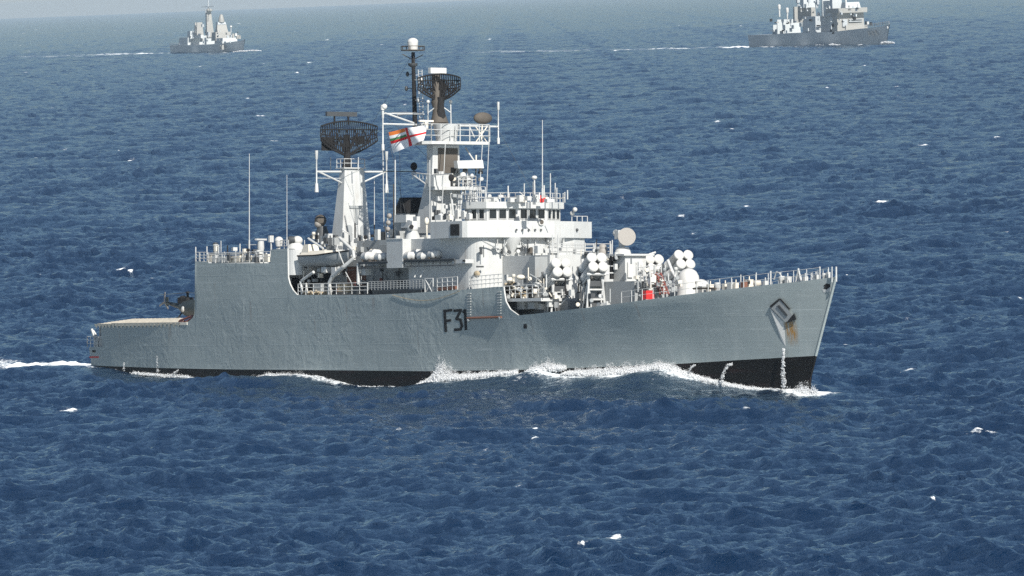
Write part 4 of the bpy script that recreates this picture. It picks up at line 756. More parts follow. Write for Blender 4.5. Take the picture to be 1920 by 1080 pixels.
# ---- missile launchers: four quad packs
def launcher(face_px, yy, az, el, base_py, sp=(17.5, 17)):
    fc = P(*face_px, y=yy); d = Vector((math.cos(el) * math.cos(az), math.cos(el) * math.sin(az), math.sin(el))); side = Vector((-math.sin(az), math.cos(az), 0)); up_ = d.cross(side); up_ = up_ if up_.z > 0 else -up_
    L = MB(); fcv = Vector(fc); zdk = float(ztop(fc[0])) - .1; back = fcv - d * 3.5
    base = Vector((fcv.x, fcv.y, 0)) - Vector((d.x, d.y, 0)) * 1.6
    ped = lambda s_, t: Vector((base.x + side.x * s_ + d.x * t, base.y + side.y * s_ + d.y * t, zdk))
    mid = fcv - d * 1.2 - up_ * .95; rear = fcv - d * 2.6 - up_ * .95
    for s_ in (-.85, .85):
        L.rod(ped(s_, .9), mid + side * s_ * .7, .11).rod(ped(s_, -.3), mid + side * s_ * .7, .1).rod(ped(s_, -.9), rear + side * s_ * .7, .1).rod(ped(s_ * .5, .9), mid + side * s_ * .9, .07)
        L.rod(mid + side * s_ * .8 + d * .6, rear + side * s_ * .8, .13)
    for t in (.3, .6): a_, b_ = ped(-.85, .9).lerp(mid - side * .6, t), ped(.85, .9).lerp(mid + side * .6, t); L.rod(a_, b_, .09)
    L.rod(mid - side * 1.0 + d * .5, mid + side * 1.0 + d * .5, .12).rod(ped(-.9, .9) + Vector((0, 0, .1)), ped(.9, .9) + Vector((0, 0, .1)), .12)
    root = L.build('missile_launcher', 'white', ship)
    K = MB(); K.box(tuple(base + Vector((0, 0, zdk + .55))), (1.1, 1.2, 1.1), rz=az); K.build('launcher_drive', 'dark', root); MB().box(tuple(mid - d * .6 - Vector((0, 0, .35))), (.9, 1.3, .5), rz=az).build('elevation_gear', 'dark', root)
    mb = MB(); mb.hexa([tuple(rear + side * s_ * .95 + up_ * u - d * o_) for u in (0, 1.7) for s_, o_ in ((-1, .2), (1, .2), (1, .1), (-1, .1))]); mb.build('blast_plate', 'dark', root)
    for i, (s_, u) in enumerate(((-.46, .43), (.46, .43), (-.46, -.45), (.46, -.45))):
        e = fcv + side * s_ + up_ * u + d * (.25 if u < 0 else 0) * 0
        can = MB().lathe(tuple(e - d * 3.5), tuple(e), [(0, .36), (.02, .42), (.3, .42), (.31, .45), (.34, .45), (.35, .42), (.86, .42), (.865, .46), (.95, .46), (.955, .41), (.985, .33), (1, .15)], 16).build('missile_canister', 'dome', root)
launcher((1055, 499), -4.6, R_(-12), R_(25), 580); launcher((1122, 489), -4.6, R_(-12), R_(25), 570)
launcher((1231, 492), 3.2, R_(-5), R_(25), 550); launcher((1286, 484), 3.2, R_(-5), R_(25), 545)

# ---- forward gun
g = P(1291, 536, y=0.2); gz = float(ztop(g[0]))
gun = MB().lathe((g[0], .2, gz - .2), (g[0], .2, P(1291, 503, y=.2)[2]), [(0, 1.05), (.25, 1.05), (.3, .98), (.62, .96), (.78, .9), (.9, .7), (.97, .4), (1, .05)], 26).build('gun_turret', 'dome', ship)
gd = Vector((.72, .70, 0)).normalized(); gc = Vector((g[0], .2, gz + 1.15)); far = gc + gd * .85 + Vector((0, 0, -.05))
MB().ball(tuple(far + gd * .25), .82, (1, 1, 1.0)).build('gun_shield', 'dome', gun); MB().box(tuple(gc + gd * .72 + Vector((0, 0, -.1))), (.36, 1.25, 1.35), rz=math.atan2(gd.y, gd.x)).build('gun_slot', 'soot', gun)
MB().lathe(tuple(far + gd * .3 + Vector((0, 0, -.1))), tuple(far + gd * 4.2 + Vector((0, 0, .25))), [(0, .2), (.2, .16), (.22, .1), (.95, .07), (.96, .1), (1, .1)], 10).build('gun_barrel', 'black', gun)
MB().path([P(px, py, y=-.8) for px, py in ((1252, 488), (1258, 503), (1262, 512), (1270, 525))], .14, 8).build('gun_crane', 'white', ship)
MB().lathe((g[0], .2, gz - .3), (g[0], .2, gz), [(0, 1.5), (1, 1.4)], 24).build('gun_ring', 'white', gun)

# ---- forecastle
def deck_edge(x, inset=.12): z = float(ztop(x)); return (hull_x(x, z), -float(hb(x, z)) + inset, z)
xs_ = [P(px, 545, y=-4)[0] for px in (1255,)][0]
xa = np.arange(101.5, 125.6, 1.35)
for s_ in (1, -1):
    mb = MB(); pts = [deck_edge(x) for x in xa]; pts = [(p[0], p[1] * s_, p[2]) for p in pts]
    for p in pts: mb.rod(p, (p[0], p[1], p[2] + 1.0), .035, n=5)
    for w in (.5, .98):
        for a, b in zip(pts, pts[1:]): mb.rod((a[0], a[1], a[2] + w), (b[0], b[1], b[2] + w), .018, n=4)
    mb.build('guard_rail', 'white', ship)
for px, y0, y1 in ((1389, 534, 515), (1418, 531, 511), (1445, 530, 508), (1498, 526, 505), (1497, 527, 503), (1521, 525, 512), (1537, 523, 500), (1560, 520, 500), (1568, 519, 500), (1484, 528, 519)):
    q = P(px, y0, y=-.4); MB().rod(q - np.array([0, 0, .4]), P(px, y1, y=-.4), .07 if px in (1445, 1497, 1537, 1568) else .045).build('bow_post', 'white', ship)
MB().path([P(1493, 526, y=-.5), P(1497, 505, y=-.5), P(1502, 526, y=-.5)], .07).build('bow_frame', 'white', ship)
for px, py, w, h, m in ((1345, 536, 12, 12, 'white'), (1360, 536, 10, 9, 'cream'), (1372, 533, 14, 8, 'white'), (1380, 534, 8, 8, 'cream'), (1405, 530, 12, 12, 'cream'), (1420, 531, 14, 9, 'cream'), (1435, 529, 8, 6, 'white'), (1466, 523, 12, 10, 'white'), (1477, 524, 9, 12, 'white'), (1332, 540, 12, 14, 'cream'), (1318, 542, 14, 12, 'white'), (1395, 531, 10, 6, 'brown'), (1510, 521, 8, 6, 'white'), (1530, 519, 8, 8, 'white'), (1545, 517, 8, 9, 'white'), (1553, 515, 6, 10, 'white')):
    q = P(px, py, y=-1.8 if px < 1400 else -1.0 if px < 1500 else -.15); zd = float(ztop(q[0])); hh = max(.35, q[2] + h / 41 - zd)
    mb = MB()
    if px in (1466, 1345, 1420, 1545): mb.lathe((q[0], q[1], zd - .15), (q[0], q[1], zd + hh), [(0, w / 40), (.5, w / 52), (.55, w / 38), (1, w / 44)], 12)
    else: mb.box((q[0], q[1], zd + hh / 2 - .1), (w / 22, w / 24, hh + .15)).rod((q[0], q[1], zd + hh), (q[0], q[1], zd + hh + .25), .05)
    mb.build('capstan' if px in (1466, 1345, 1420, 1545) else 'mooring_winch', m, ship)
MB().box(P(1404, 529, y=-1.35), (.04, .25, .32)).build('winch_opening', 'black', ship)
MB().path([P(1451, 524, y=0), P(1456, 510, y=0), P(1462, 512, y=0), P(1466, 520, y=0)], .06).build('bow_davit', 'white', ship)
MB().path([P(px, 542 + 1.5 * math.sin(px), y=-2.4) for px in range(1300, 1345, 6)], .1).build('anchor_chain', 'soot', ship)

# ================================================================== the two ships beyond
def far_ship(fr, name, label):
    return thing(name, label, 'warship', fr.matrix())
def blk(fr, par, name, mat, px0, px1, py0, py1, hw, taper=0.0, xo=None):
    pm = (px0 + px1) / 2
    a, b = fr.at(px0, py0, y=-hw), fr.at(px1, py0, y=hw); zt = fr.at(pm, py1, y=0)[2]; zb = fr.at(pm, py0, y=0)[2]
    xa, xb = a[0], max(b[0], a[0] + 1.5); t = taper
    return MB().hexa([(xa, -hw, zb), (xb, -hw, zb), (xb, hw, zb), (xa, hw, zb), (xa + t, -hw + t * .6, zt), (xb - t, -hw + t * .6, zt), (xb - t, hw - t * .6, zt), (xa + t, hw - t * .6, zt)]).build(name, mat, par)
def far_hull(fr, par, mat, stern, top, bow_top, beam, low):
    mb = MB(); xs0 = fr.at(*stern, y=-beam * .85)[0]; xb = fr.at(*bow_top, y=0)[0]; st = []
    tops = [(fr.at(px, py, y=-beam * .9)[0], fr.at(px, py, y=-beam * .9)[2]) for px, py in top] + [(xb, fr.at(*bow_top, y=0)[2])]
    for i in range(25):
        t = i / 24; x = xs0 + (xb - xs0) * t; z = float(I(x, [q[0] for q in tops], [q[1] for q in tops])); w = beam * float(I(t, [0, .12, .5, .7, .85, .95, 1], [.85, .95, 1, .9, .6, .22, .02])); wl = beam * float(I(t, [0, .12, .5, .7, .85, .93, 1], [.75, .88, .95, .75, .35, .06, .01]))
        rk = max(0, t - .8) / .2 * low
        st.append([(x - rk, -wl, -2), (x - rk * .6, -wl * .6 - w * .4, z * .4), (x, -w, z), (x, w, z), (x - rk * .6, wl * .6 + w * .4, z * .4), (x - rk, wl, -2)])
    mb.add([p for s_ in st for p in s_], [(i * 6 + j, (i + 1) * 6 + j, (i + 1) * 6 + j + 1, i * 6 + j + 1) for i in range(24) for j in range(5)]); mb.add(st[0], [tuple(range(6))])
    return mb.build('hull', mat, par)
FA = Frame((446, 97.5), 105, R_(20))
sa = far_ship(FA, 'stealth_frigate', 'hazy pale grey sloped warship with one tall mast sailing far off near the horizon')
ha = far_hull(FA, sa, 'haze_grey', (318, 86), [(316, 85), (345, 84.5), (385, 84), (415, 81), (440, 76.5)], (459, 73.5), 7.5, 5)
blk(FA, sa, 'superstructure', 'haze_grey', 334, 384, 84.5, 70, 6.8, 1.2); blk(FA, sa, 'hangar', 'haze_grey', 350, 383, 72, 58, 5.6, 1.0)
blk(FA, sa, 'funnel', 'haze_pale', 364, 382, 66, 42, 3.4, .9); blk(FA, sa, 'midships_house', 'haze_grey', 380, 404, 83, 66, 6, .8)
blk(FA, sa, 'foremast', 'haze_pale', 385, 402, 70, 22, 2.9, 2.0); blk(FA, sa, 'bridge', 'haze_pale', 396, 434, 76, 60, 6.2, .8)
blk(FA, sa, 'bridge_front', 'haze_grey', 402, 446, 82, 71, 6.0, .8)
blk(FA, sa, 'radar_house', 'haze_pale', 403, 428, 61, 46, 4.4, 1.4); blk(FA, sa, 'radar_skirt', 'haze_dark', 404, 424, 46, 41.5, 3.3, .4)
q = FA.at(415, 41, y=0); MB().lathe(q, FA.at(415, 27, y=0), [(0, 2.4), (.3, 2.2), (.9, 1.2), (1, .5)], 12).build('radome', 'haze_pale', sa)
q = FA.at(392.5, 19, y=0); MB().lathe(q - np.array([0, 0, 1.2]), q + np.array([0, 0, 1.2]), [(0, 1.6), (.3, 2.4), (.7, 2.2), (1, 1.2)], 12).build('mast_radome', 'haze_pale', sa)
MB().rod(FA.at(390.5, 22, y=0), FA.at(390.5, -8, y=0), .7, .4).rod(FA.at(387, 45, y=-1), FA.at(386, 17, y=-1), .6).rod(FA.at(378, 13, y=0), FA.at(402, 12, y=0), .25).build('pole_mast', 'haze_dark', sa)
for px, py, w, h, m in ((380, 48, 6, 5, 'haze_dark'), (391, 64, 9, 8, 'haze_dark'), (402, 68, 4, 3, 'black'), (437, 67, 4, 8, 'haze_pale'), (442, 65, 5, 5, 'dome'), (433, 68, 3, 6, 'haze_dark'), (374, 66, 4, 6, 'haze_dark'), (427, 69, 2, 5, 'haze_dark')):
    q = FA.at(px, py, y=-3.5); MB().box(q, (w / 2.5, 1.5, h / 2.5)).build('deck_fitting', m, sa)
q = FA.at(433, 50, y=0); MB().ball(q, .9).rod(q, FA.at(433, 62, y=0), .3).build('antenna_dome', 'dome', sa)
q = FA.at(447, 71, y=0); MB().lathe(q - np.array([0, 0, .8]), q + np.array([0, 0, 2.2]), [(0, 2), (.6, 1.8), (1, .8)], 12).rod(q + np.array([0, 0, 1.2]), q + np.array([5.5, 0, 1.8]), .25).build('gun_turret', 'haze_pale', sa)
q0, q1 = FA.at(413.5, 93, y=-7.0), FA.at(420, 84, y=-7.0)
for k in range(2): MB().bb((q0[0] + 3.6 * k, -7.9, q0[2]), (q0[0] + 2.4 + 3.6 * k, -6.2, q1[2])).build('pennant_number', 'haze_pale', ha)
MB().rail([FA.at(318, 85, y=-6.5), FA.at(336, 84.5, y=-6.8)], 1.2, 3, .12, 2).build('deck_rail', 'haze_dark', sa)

FB = Frame((1652, 84), 140, R_(21))
sb_ = far_ship(FB, 'destroyer', 'hazy dark grey warship numbered 111 with pale square bridge and white domes far off')
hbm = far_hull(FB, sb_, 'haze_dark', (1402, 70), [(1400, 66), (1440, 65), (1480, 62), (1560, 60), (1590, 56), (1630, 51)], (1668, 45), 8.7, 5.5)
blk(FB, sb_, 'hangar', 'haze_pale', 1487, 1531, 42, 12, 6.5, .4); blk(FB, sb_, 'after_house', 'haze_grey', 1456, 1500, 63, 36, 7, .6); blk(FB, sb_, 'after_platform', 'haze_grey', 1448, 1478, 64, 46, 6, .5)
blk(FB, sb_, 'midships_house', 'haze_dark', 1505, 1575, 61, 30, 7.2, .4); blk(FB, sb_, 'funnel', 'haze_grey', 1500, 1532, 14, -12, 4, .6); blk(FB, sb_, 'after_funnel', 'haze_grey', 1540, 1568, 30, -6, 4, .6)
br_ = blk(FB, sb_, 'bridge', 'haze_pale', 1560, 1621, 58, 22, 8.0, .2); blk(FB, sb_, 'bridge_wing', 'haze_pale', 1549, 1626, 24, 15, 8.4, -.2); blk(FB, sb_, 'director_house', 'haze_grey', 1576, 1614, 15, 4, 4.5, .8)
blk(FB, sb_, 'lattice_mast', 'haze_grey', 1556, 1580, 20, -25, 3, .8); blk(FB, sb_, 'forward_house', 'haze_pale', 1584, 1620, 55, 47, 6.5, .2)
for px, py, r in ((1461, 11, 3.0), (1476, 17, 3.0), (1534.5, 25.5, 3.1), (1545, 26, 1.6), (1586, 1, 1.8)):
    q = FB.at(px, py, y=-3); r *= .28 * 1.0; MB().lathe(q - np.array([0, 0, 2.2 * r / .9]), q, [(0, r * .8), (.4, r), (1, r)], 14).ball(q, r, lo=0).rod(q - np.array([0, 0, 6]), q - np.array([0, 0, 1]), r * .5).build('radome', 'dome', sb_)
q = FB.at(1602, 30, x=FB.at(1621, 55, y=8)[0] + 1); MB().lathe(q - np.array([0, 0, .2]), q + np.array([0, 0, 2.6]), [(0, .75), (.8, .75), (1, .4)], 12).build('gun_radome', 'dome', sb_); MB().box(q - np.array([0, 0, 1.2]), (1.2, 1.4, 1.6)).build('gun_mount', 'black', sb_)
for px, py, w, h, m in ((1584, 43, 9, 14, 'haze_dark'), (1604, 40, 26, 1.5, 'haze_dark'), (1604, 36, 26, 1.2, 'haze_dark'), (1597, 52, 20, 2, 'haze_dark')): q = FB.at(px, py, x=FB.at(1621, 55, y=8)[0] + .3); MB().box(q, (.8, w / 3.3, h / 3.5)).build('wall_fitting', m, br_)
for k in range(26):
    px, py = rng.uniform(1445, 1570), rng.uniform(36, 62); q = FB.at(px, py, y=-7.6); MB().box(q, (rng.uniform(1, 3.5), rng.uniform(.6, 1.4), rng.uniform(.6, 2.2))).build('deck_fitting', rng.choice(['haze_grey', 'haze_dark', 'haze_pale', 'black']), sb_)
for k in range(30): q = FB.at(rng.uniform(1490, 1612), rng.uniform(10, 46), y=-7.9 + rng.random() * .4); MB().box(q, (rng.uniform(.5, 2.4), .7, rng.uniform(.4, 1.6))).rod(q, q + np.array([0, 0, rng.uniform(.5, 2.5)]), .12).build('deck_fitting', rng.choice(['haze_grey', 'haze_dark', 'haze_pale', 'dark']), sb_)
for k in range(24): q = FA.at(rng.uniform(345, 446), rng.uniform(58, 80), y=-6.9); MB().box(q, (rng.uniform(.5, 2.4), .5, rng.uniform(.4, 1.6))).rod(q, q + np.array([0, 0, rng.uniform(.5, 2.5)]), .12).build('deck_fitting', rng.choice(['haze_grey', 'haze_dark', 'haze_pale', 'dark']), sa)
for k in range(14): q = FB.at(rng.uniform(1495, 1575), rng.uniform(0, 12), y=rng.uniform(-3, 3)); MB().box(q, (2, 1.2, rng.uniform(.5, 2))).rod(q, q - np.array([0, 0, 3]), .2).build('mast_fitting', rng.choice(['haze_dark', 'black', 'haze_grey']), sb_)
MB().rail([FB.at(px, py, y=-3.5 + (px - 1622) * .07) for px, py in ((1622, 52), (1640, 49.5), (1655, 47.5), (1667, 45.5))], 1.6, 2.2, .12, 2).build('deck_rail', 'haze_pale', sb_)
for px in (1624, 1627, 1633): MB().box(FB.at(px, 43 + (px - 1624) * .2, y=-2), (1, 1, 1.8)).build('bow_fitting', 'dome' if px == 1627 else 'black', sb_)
def far_side(fr, px, py, beam, x0, x1, off):
    y = -beam
    for _ in range(30): q = fr.at(px, py, y=y); y = .5 * y - .5 * (beam * float(I((q[0] - x0) / (x1 - x0), [0, .12, .5, .7, .85, .95, 1], [.85, .95, 1, .9, .6, .22, .02])) + off)
    return fr.at(px, py, y=y)
bx_ = (FB.at(1402, 70, y=-8.7 * .85)[0], FB.at(1668, 45, y=0)[0])
for k in range(3):
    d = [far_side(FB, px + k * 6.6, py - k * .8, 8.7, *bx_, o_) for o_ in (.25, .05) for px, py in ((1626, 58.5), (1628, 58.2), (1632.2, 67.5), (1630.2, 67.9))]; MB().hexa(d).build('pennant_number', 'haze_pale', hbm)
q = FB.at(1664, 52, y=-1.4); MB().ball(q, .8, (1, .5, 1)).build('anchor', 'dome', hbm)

# ================================================================== the sea: one sheet of wind waves, hull waves and foam
def wave_tile(N, L, lp, lmin, hs, seed, wind, spread):
    g = np.random.default_rng(seed); k = 2 * np.pi * np.fft.fftfreq(N, L / N); KX, KY = np.meshgrid(k, k, indexing='ij'); K = np.hypot(KX, KY); K[0, 0] = 1
    kp = 2 * np.pi / lp; c = (KX * math.cos(wind) + KY * math.sin(wind)) / K
    Sp = K ** -4.0 * np.exp(-1.25 * (kp / K) ** 2) * (np.abs(c) ** spread * (c > 0) + .06) * np.exp(-(K * lmin / (2 * np.pi)) ** 2); Sp[0, 0] = 0
    H = (g.normal(size=(N, N)) + 1j * g.normal(size=(N, N))) * np.sqrt(Sp)
    f = lambda A: np.fft.ifft2(A)
    h = f(H).real; s = (hs / 4) / h.std()
    dx = f(1j * KX / K * H).real * s; dy = f(1j * KY / K * H).real * s
    jac = (1 - f(KX * KX / K * H).real * s * 1.1) * (1 - f(KY * KY / K * H).real * s * 1.1)
    return [a.astype(np.float32) for a in (h * s, dx, dy, jac)], L, N
def sample(tile, x, y, which):
    arr, L, N = tile; u = (x / L * N) % N; v = (y / L * N) % N; i = u.astype(np.int32) % N; j = v.astype(np.int32) % N; fu = (u - np.floor(u)).astype(np.float32); fv = (v - np.floor(v)).astype(np.float32); i1 = (i + 1) % N; j1 = (j + 1) % N
    return [(a[i, j] * (1 - fu) + a[i1, j] * fu) * (1 - fv) + (a[i, j1] * (1 - fu) + a[i1, j1] * fu) * fv for a in (arr[w] for w in which)]
WIND = R_(235)
T1 = wave_tile(1024, 311.0, 38.0, .7, 1.6, 3, WIND, 4.0); T2 = wave_tile(512, 83.0, 4.2, .3, .56, 11, WIND + .4, 2.2)
def steps(a, b, f):
    r = [a]
    while r[-1] < b: r.append(r[-1] * (1 + f))
    return r
rr = steps(30, 390, .06)[:-1] + steps(390, 1250, .00085)[:-1] + steps(1250, 7000, .0012)[:-1] + steps(7000, 26000, .002)[:-1] + steps(26000, 60000, .02)
dn = np.radians(np.arange(-5.0, 5.0001, .022)); ot = np.radians(np.concatenate([np.arange(5.06, 11, .06), np.array(steps(11.1, 180, .12)[:-1])])); an = np.concatenate([-ot[::-1], dn, ot, ])
rr = np.array(rr); A_, R2 = np.meshgrid(an, rr); px_, py_ = (np.sin(A_) * R2).ravel(), (np.cos(A_) * R2).ravel(); rad = R2.ravel()
def vnoise(x, y, s, seed):
    t = np.random.default_rng(seed).random((256, 256)).astype(np.float32); u, v = (x / s) % 256, (y / s) % 256; i, j = u.astype(int) % 256, v.astype(int) % 256; fu, fv = u - np.floor(u), v - np.floor(v); fu, fv = fu * fu * (3 - 2 * fu), fv * fv * (3 - 2 * fv); i1, j1 = (i + 1) % 256, (j + 1) % 256
    return (t[i, j] * (1 - fu) + t[i1, j] * fu) * (1 - fv) + (t[i, j1] * (1 - fu) + t[i1, j1] * fu) * fv
h1, d1x, d1y, j1 = sample(T1, px_, py_, (0, 1, 2, 3)); h2, d2x, d2y = sample(T2, px_ * .94 - py_ * .34, px_ * .34 + py_ * .94, (0, 1, 2))
gust = np.clip(.35 + 1.5 * (.6 * h1 / 1.2 * .25 + (.62 * vnoise(px_, py_, 43, 31) + .38 * vnoise(px_ + .4 * py_, py_, 17, 32) - .12)), .35, 1.45); fade2 = np.clip((20000 - rad) / 10000, 0, 1) * gust; fine = (np.abs(A_.ravel()) < R_(11)) & (rad > 380); calm = np.clip((R_(14) - np.abs(A_.ravel())) / R_(3), 0, 1) * np.clip((rad - 250) / 130, 0, 1)
# ship's own waves, in her plan coordinates
sxp = (px_ - SHIP.O[0]) * SHIP.ex0[0] + (py_ - SHIP.O[1]) * SHIP.ex0[1]; syp = (px_ - SHIP.O[0]) * SHIP.ey0[0] + (py_ - SHIP.O[1]) * SHIP.ey0[1]
CON = [(1530, 741), (1500, 739), (1460, 734), (1410, 729), (1370, 723), (1320, 709), (1290, 698), (1262, 688), (1200, 699), (1120, 704), (1060, 702), (1022, 692), (985, 706), (940, 703), (880, 712), (830, 716), (790, 724), (740, 728), (690, 728), (650, 722), (600, 711), (550, 704), (500, 709), (450, 717), (400, 712), (350, 709), (280, 702), (200, 693), (165, 690)]
cw = [(edge(px, py, lambda x: hb(x, .2))) for px, py in CON]; cx = np.array([c_[0] for c_ in cw])[::-1]; cz = np.array([SHIP.world(c_)[2] for c_ in cw])[::-1]
cx = np.maximum.accumulate(cx + np.arange(len(cx)) * 1e-4)
half = np.interp(sxp, WX, WY); dist = np.abs(syp) - half; inx = (sxp > X0 - 25) & (sxp < 140); ends = np.clip((sxp - (X0 - 12)) / 12, 0, 1) * np.clip((128 - sxp) / 4, 0, 1)
near = np.where(inx & (dist < 40), ends, 0); dpos = np.maximum(dist, 0)
damp = 1 - .6 * near * np.exp(-(dpos / 6) ** 2)
hull_wave = np.interp(sxp, cx, cz) * near * np.exp(-(dpos / 7) ** 2)
z = ((h1 + h2 * fade2) * damp + hull_wave) * calm
x2 = px_ + (d1x + .6 * d2x * fade2) * calm * .9 * damp; y2 = py_ + (d1y + .6 * d2y * fade2) * calm * .9 * damp
# ---- foam: whitecaps on the steepest crests, the hull's wash, the wakes
big = np.random.default_rng(5)
n_a = vnoise(px_, py_, 2.1, 1); n_b = vnoise(px_, py_, .8, 2); n_c = vnoise(px_, py_, 40, 3)
fo = np.clip((.40 - j1) / .25, 0, 1) * np.clip((n_c - .42) * 4, 0, 1) * np.clip((h1 - .22) * 5, 0, 1) * np.clip(n_b * 3 - .9, 0, 1) * fine * .95
CAPS = [(1855, 833, 1.5), (1873, 853, .5), (1205, 990, .7), (1150, 1003, .6), (1160, 987, .4), (845, 860, .4), (905, 850, .4), (133, 771, .8), (1000, 827, .5), (1235, 775, .5), (1352, 788, .6), (1400, 776, .4), (1730, 275, 1.1), (1272, 410, .8), (1240, 415, .4), (1655, 383, .8), (1640, 421, .7), (1893, 435, .7), (1412, 386, .8), (1400, 392, .5), (1897, 655, 1.3), (1690, 690, .9), (1640, 660, .6), (1550, 590, .8), (1552, 618, .9), (1700, 605, .5), (1870, 262, .7), (1340, 240, .5), (1345, 232, .6), (1515, 322, .5), (1010, 133, .8), (1530, 148, .4), (1590, 192, .6), (1675, 182, .7), (1755, 250, .6), (1430, 172, .4), (1462, 145, .4), (1510, 122, .7), (1900, 163, .7), (1615, 136, .6), (335, 222, .7), (492, 221, .7), (365, 172, .4), (583, 118, .6), (540, 140, .4), (556, 139, .4), (95, 204, .6), (93, 183, .5), (275, 281, .7), (295, 284, .4), (157, 253, .5), (133, 257, .5), (75, 299, .6), (120, 282, .4), (517, 266, .7), (467, 187, .4), (288, 248, .3), (268, 198, .4), (225, 50, .4), (215, 57, .4), (103, 73, .5), (565, 20, .6), (510, 270, .4), (240, 303, .5), (320, 540, .5), (225, 505, .5), (245, 507, .5), (160, 545, .4), (70, 518, .5), (1340, 795, .7), (690, 790, .3), (770, 795, .4), (530, 745, .4)]
rc = random.Random(21)
for _k in range(150): CAPS.append((rc.uniform(-30, 1950), 45 + 1000 * rc.random() ** 2.3, rc.choice([.2, .25, .3, .35, .45])))
for px, py, s_ in CAPS:
    c_ = sea_pt(px, py); D = c_[1]; w = s_ * (.40 + D / 2000); ln = w * (1.0 + D / 1300); b = np.abs(px_ - c_[0]) < w * 5
    b &= np.abs(py_ - c_[1]) < ln * 4; idx = np.nonzero(b)[0]; ax_, ay_ = px_[idx] - c_[0], py_[idx] - c_[1]
    lace = .42 * np.exp(-(ax_ / (w * 2.6)) ** 2 - ((ay_ - ax_ * .9 - ln * .9) / (ln * 1.6)) ** 2) * np.clip(n_a[idx] * 2 - .5, 0, 1); fo[idx] = np.maximum(fo[idx], lace)
    g_ = np.exp(-(ax_ / (w * 1.1)) ** 2 - ((ay_ - ax_ * .9) / ln) ** 2) * (.35 + 1.1 * n_b[idx]) * (1 + min(1, D / 3000) * .5); fo[idx] = np.maximum(fo[idx], np.clip(g_, 0, .9)); z[idx] += np.clip(g_, 0, 1) * .28 * s_
# wash along the hull: strength by place
wx_ = np.array([X0 - 2, 14, 22, 30, 44, 49, 56, 60, 68, 73, 78, 86, 88, 91, 95, 103, 107, 110, 115, 119, 121.5, 123.5, 125]); wa = np.array([.5, .3, .35, .55, .4, .75, .6, .42, .5, 1.2, 1.0, .9, 1.1, 1.1, 1.0, 1.1, 1.0, .8, .75, .8, 1.0, 1.2, .2]); ww = 1.35 * np.array([1., .6, .7, 1.2, .9, 1.8, 1.2, .6, .7, 1.6, 1.4, 1.2, 1.5, 1.7, 1.4, 1.8, 1.6, .9, .6, .6, .9, 1.2, .5])
wash = np.interp(sxp, wx_, wa) * np.exp(-(dpos / np.interp(sxp, wx_, ww)) ** 2) * near * (.55 + .7 * n_a)
wash2 = .5 * np.clip(np.interp(sxp, wx_, wa) - .35, 0, 1) * np.exp(-(dpos / 4.5) ** 2) * near * np.clip(n_a * 2.2 - .7, 0, 1.2); fo = np.maximum(fo, np.clip(np.maximum(wash, wash2), 0, 1))
trail = near * (sxp < 108) * (sxp > 25) * np.exp(-((dpos - (110 - sxp) * .05 - 1.6) / 1.6) ** 2) * np.clip(n_a * 1.5 - .75, 0, .6) * .75; fo = np.maximum(fo, trail)
aft = X0 - sxp; wk = (aft > -1) & (aft < 160); wkf = np.where(wk, np.exp(-(np.abs(syp) / (4.6 + np.maximum(aft, 0) * .05)) ** 4) * np.exp(-np.maximum(aft, 0) / 75) * (.55 + .75 * n_a), 0); fo = np.maximum(fo, np.clip(wkf, 0, 1))
def far_wake(fr, x_stern, w0, length, amp, grow=.02):
    u = (px_ - fr.O[0]) * fr.ex0[0] + (py_ - fr.O[1]) * fr.ex0[1]; v = (px_ - fr.O[0]) * fr.ey0[0] + (py_ - fr.O[1]) * fr.ey0[1]; a_ = x_stern - u
    f_ = np.where((a_ > 0) & (a_ < length), np.exp(-(np.abs(v) / (w0 + a_ * grow)) ** 4) * np.exp(-a_ / (length * .4)) * amp * (.6 + .6 * n_c), 0); return f_, u, v
f_, u, v = far_wake(FA, 8, 7, 900, 1.1); fo = np.maximum(fo, f_)
for a_, b_, w_ in ((100, 118, 1.0), (78, 88, .9), (52, 58, .8), (15, 30, .8), (120, 128, .6)): fo = np.maximum(fo, np.exp(-((u - (a_ + b_) / 2) / ((b_ - a_) * .6)) ** 2 - ((v + 10) / 4) ** 2) * w_)
f_, u, v = far_wake(FB, 4, 8, 1100, 1.0, .025); fo = np.maximum(fo, f_)
for a_, b_, w_ in ((136, 146, 1.2), (75, 100, 1.2), (45, 62, .9), (0, 20, .9)): fo = np.maximum(fo, np.exp(-((u - (a_ + b_) / 2) / ((b_ - a_) * .55)) ** 2 - ((v + 11.5) / 4.5) ** 2) * w_)
def streak(pts, w, amp):
    global fo
    q = [sea_pt(*p_) for p_ in pts]
    for a_, b_ in zip(q, q[1:]):
        d = (b_ - a_)[:2]; L2 = d @ d; t = np.clip(((px_ - a_[0]) * d[0] + (py_ - a_[1]) * d[1]) / L2, 0, 1); dd = np.hypot(px_ - a_[0] - t * d[0], py_ - a_[1] - t * d[1]); fo = np.maximum(fo, np.exp(-(dd / w) ** 2) * amp * (.5 + n_c))
streak([(1690, 84), (1800, 80), (1930, 77)], 26, .2); streak([(460, 99), (700, 97), (860, 97)], 22, .14); streak([(860, 98), (1050, 96), (1330, 93)], 24, .26); streak([(-10, 108), (100, 107), (220, 104)], 22, .36); streak([(1560, 605), (1620, 608), (1690, 604)], 5, .12); streak([(1600, 690), (1690, 690), (1760, 686)], 4, .13); streak([(1640, 655), (1800, 659), (1930, 655)], 3, .14)
me = bpy.data.meshes.new('sea'); nrw, ncl = R2.shape; co = np.empty((nrw * ncl, 3), np.float32); co[:, 0], co[:, 1], co[:, 2] = x2, y2, z
ids = np.arange(nrw * ncl).reshape(nrw, ncl); qd = np.stack([ids[:-1, :-1], ids[:-1, 1:], ids[1:, 1:], ids[1:, :-1]], -1).reshape(-1, 4)[:, ::-1]
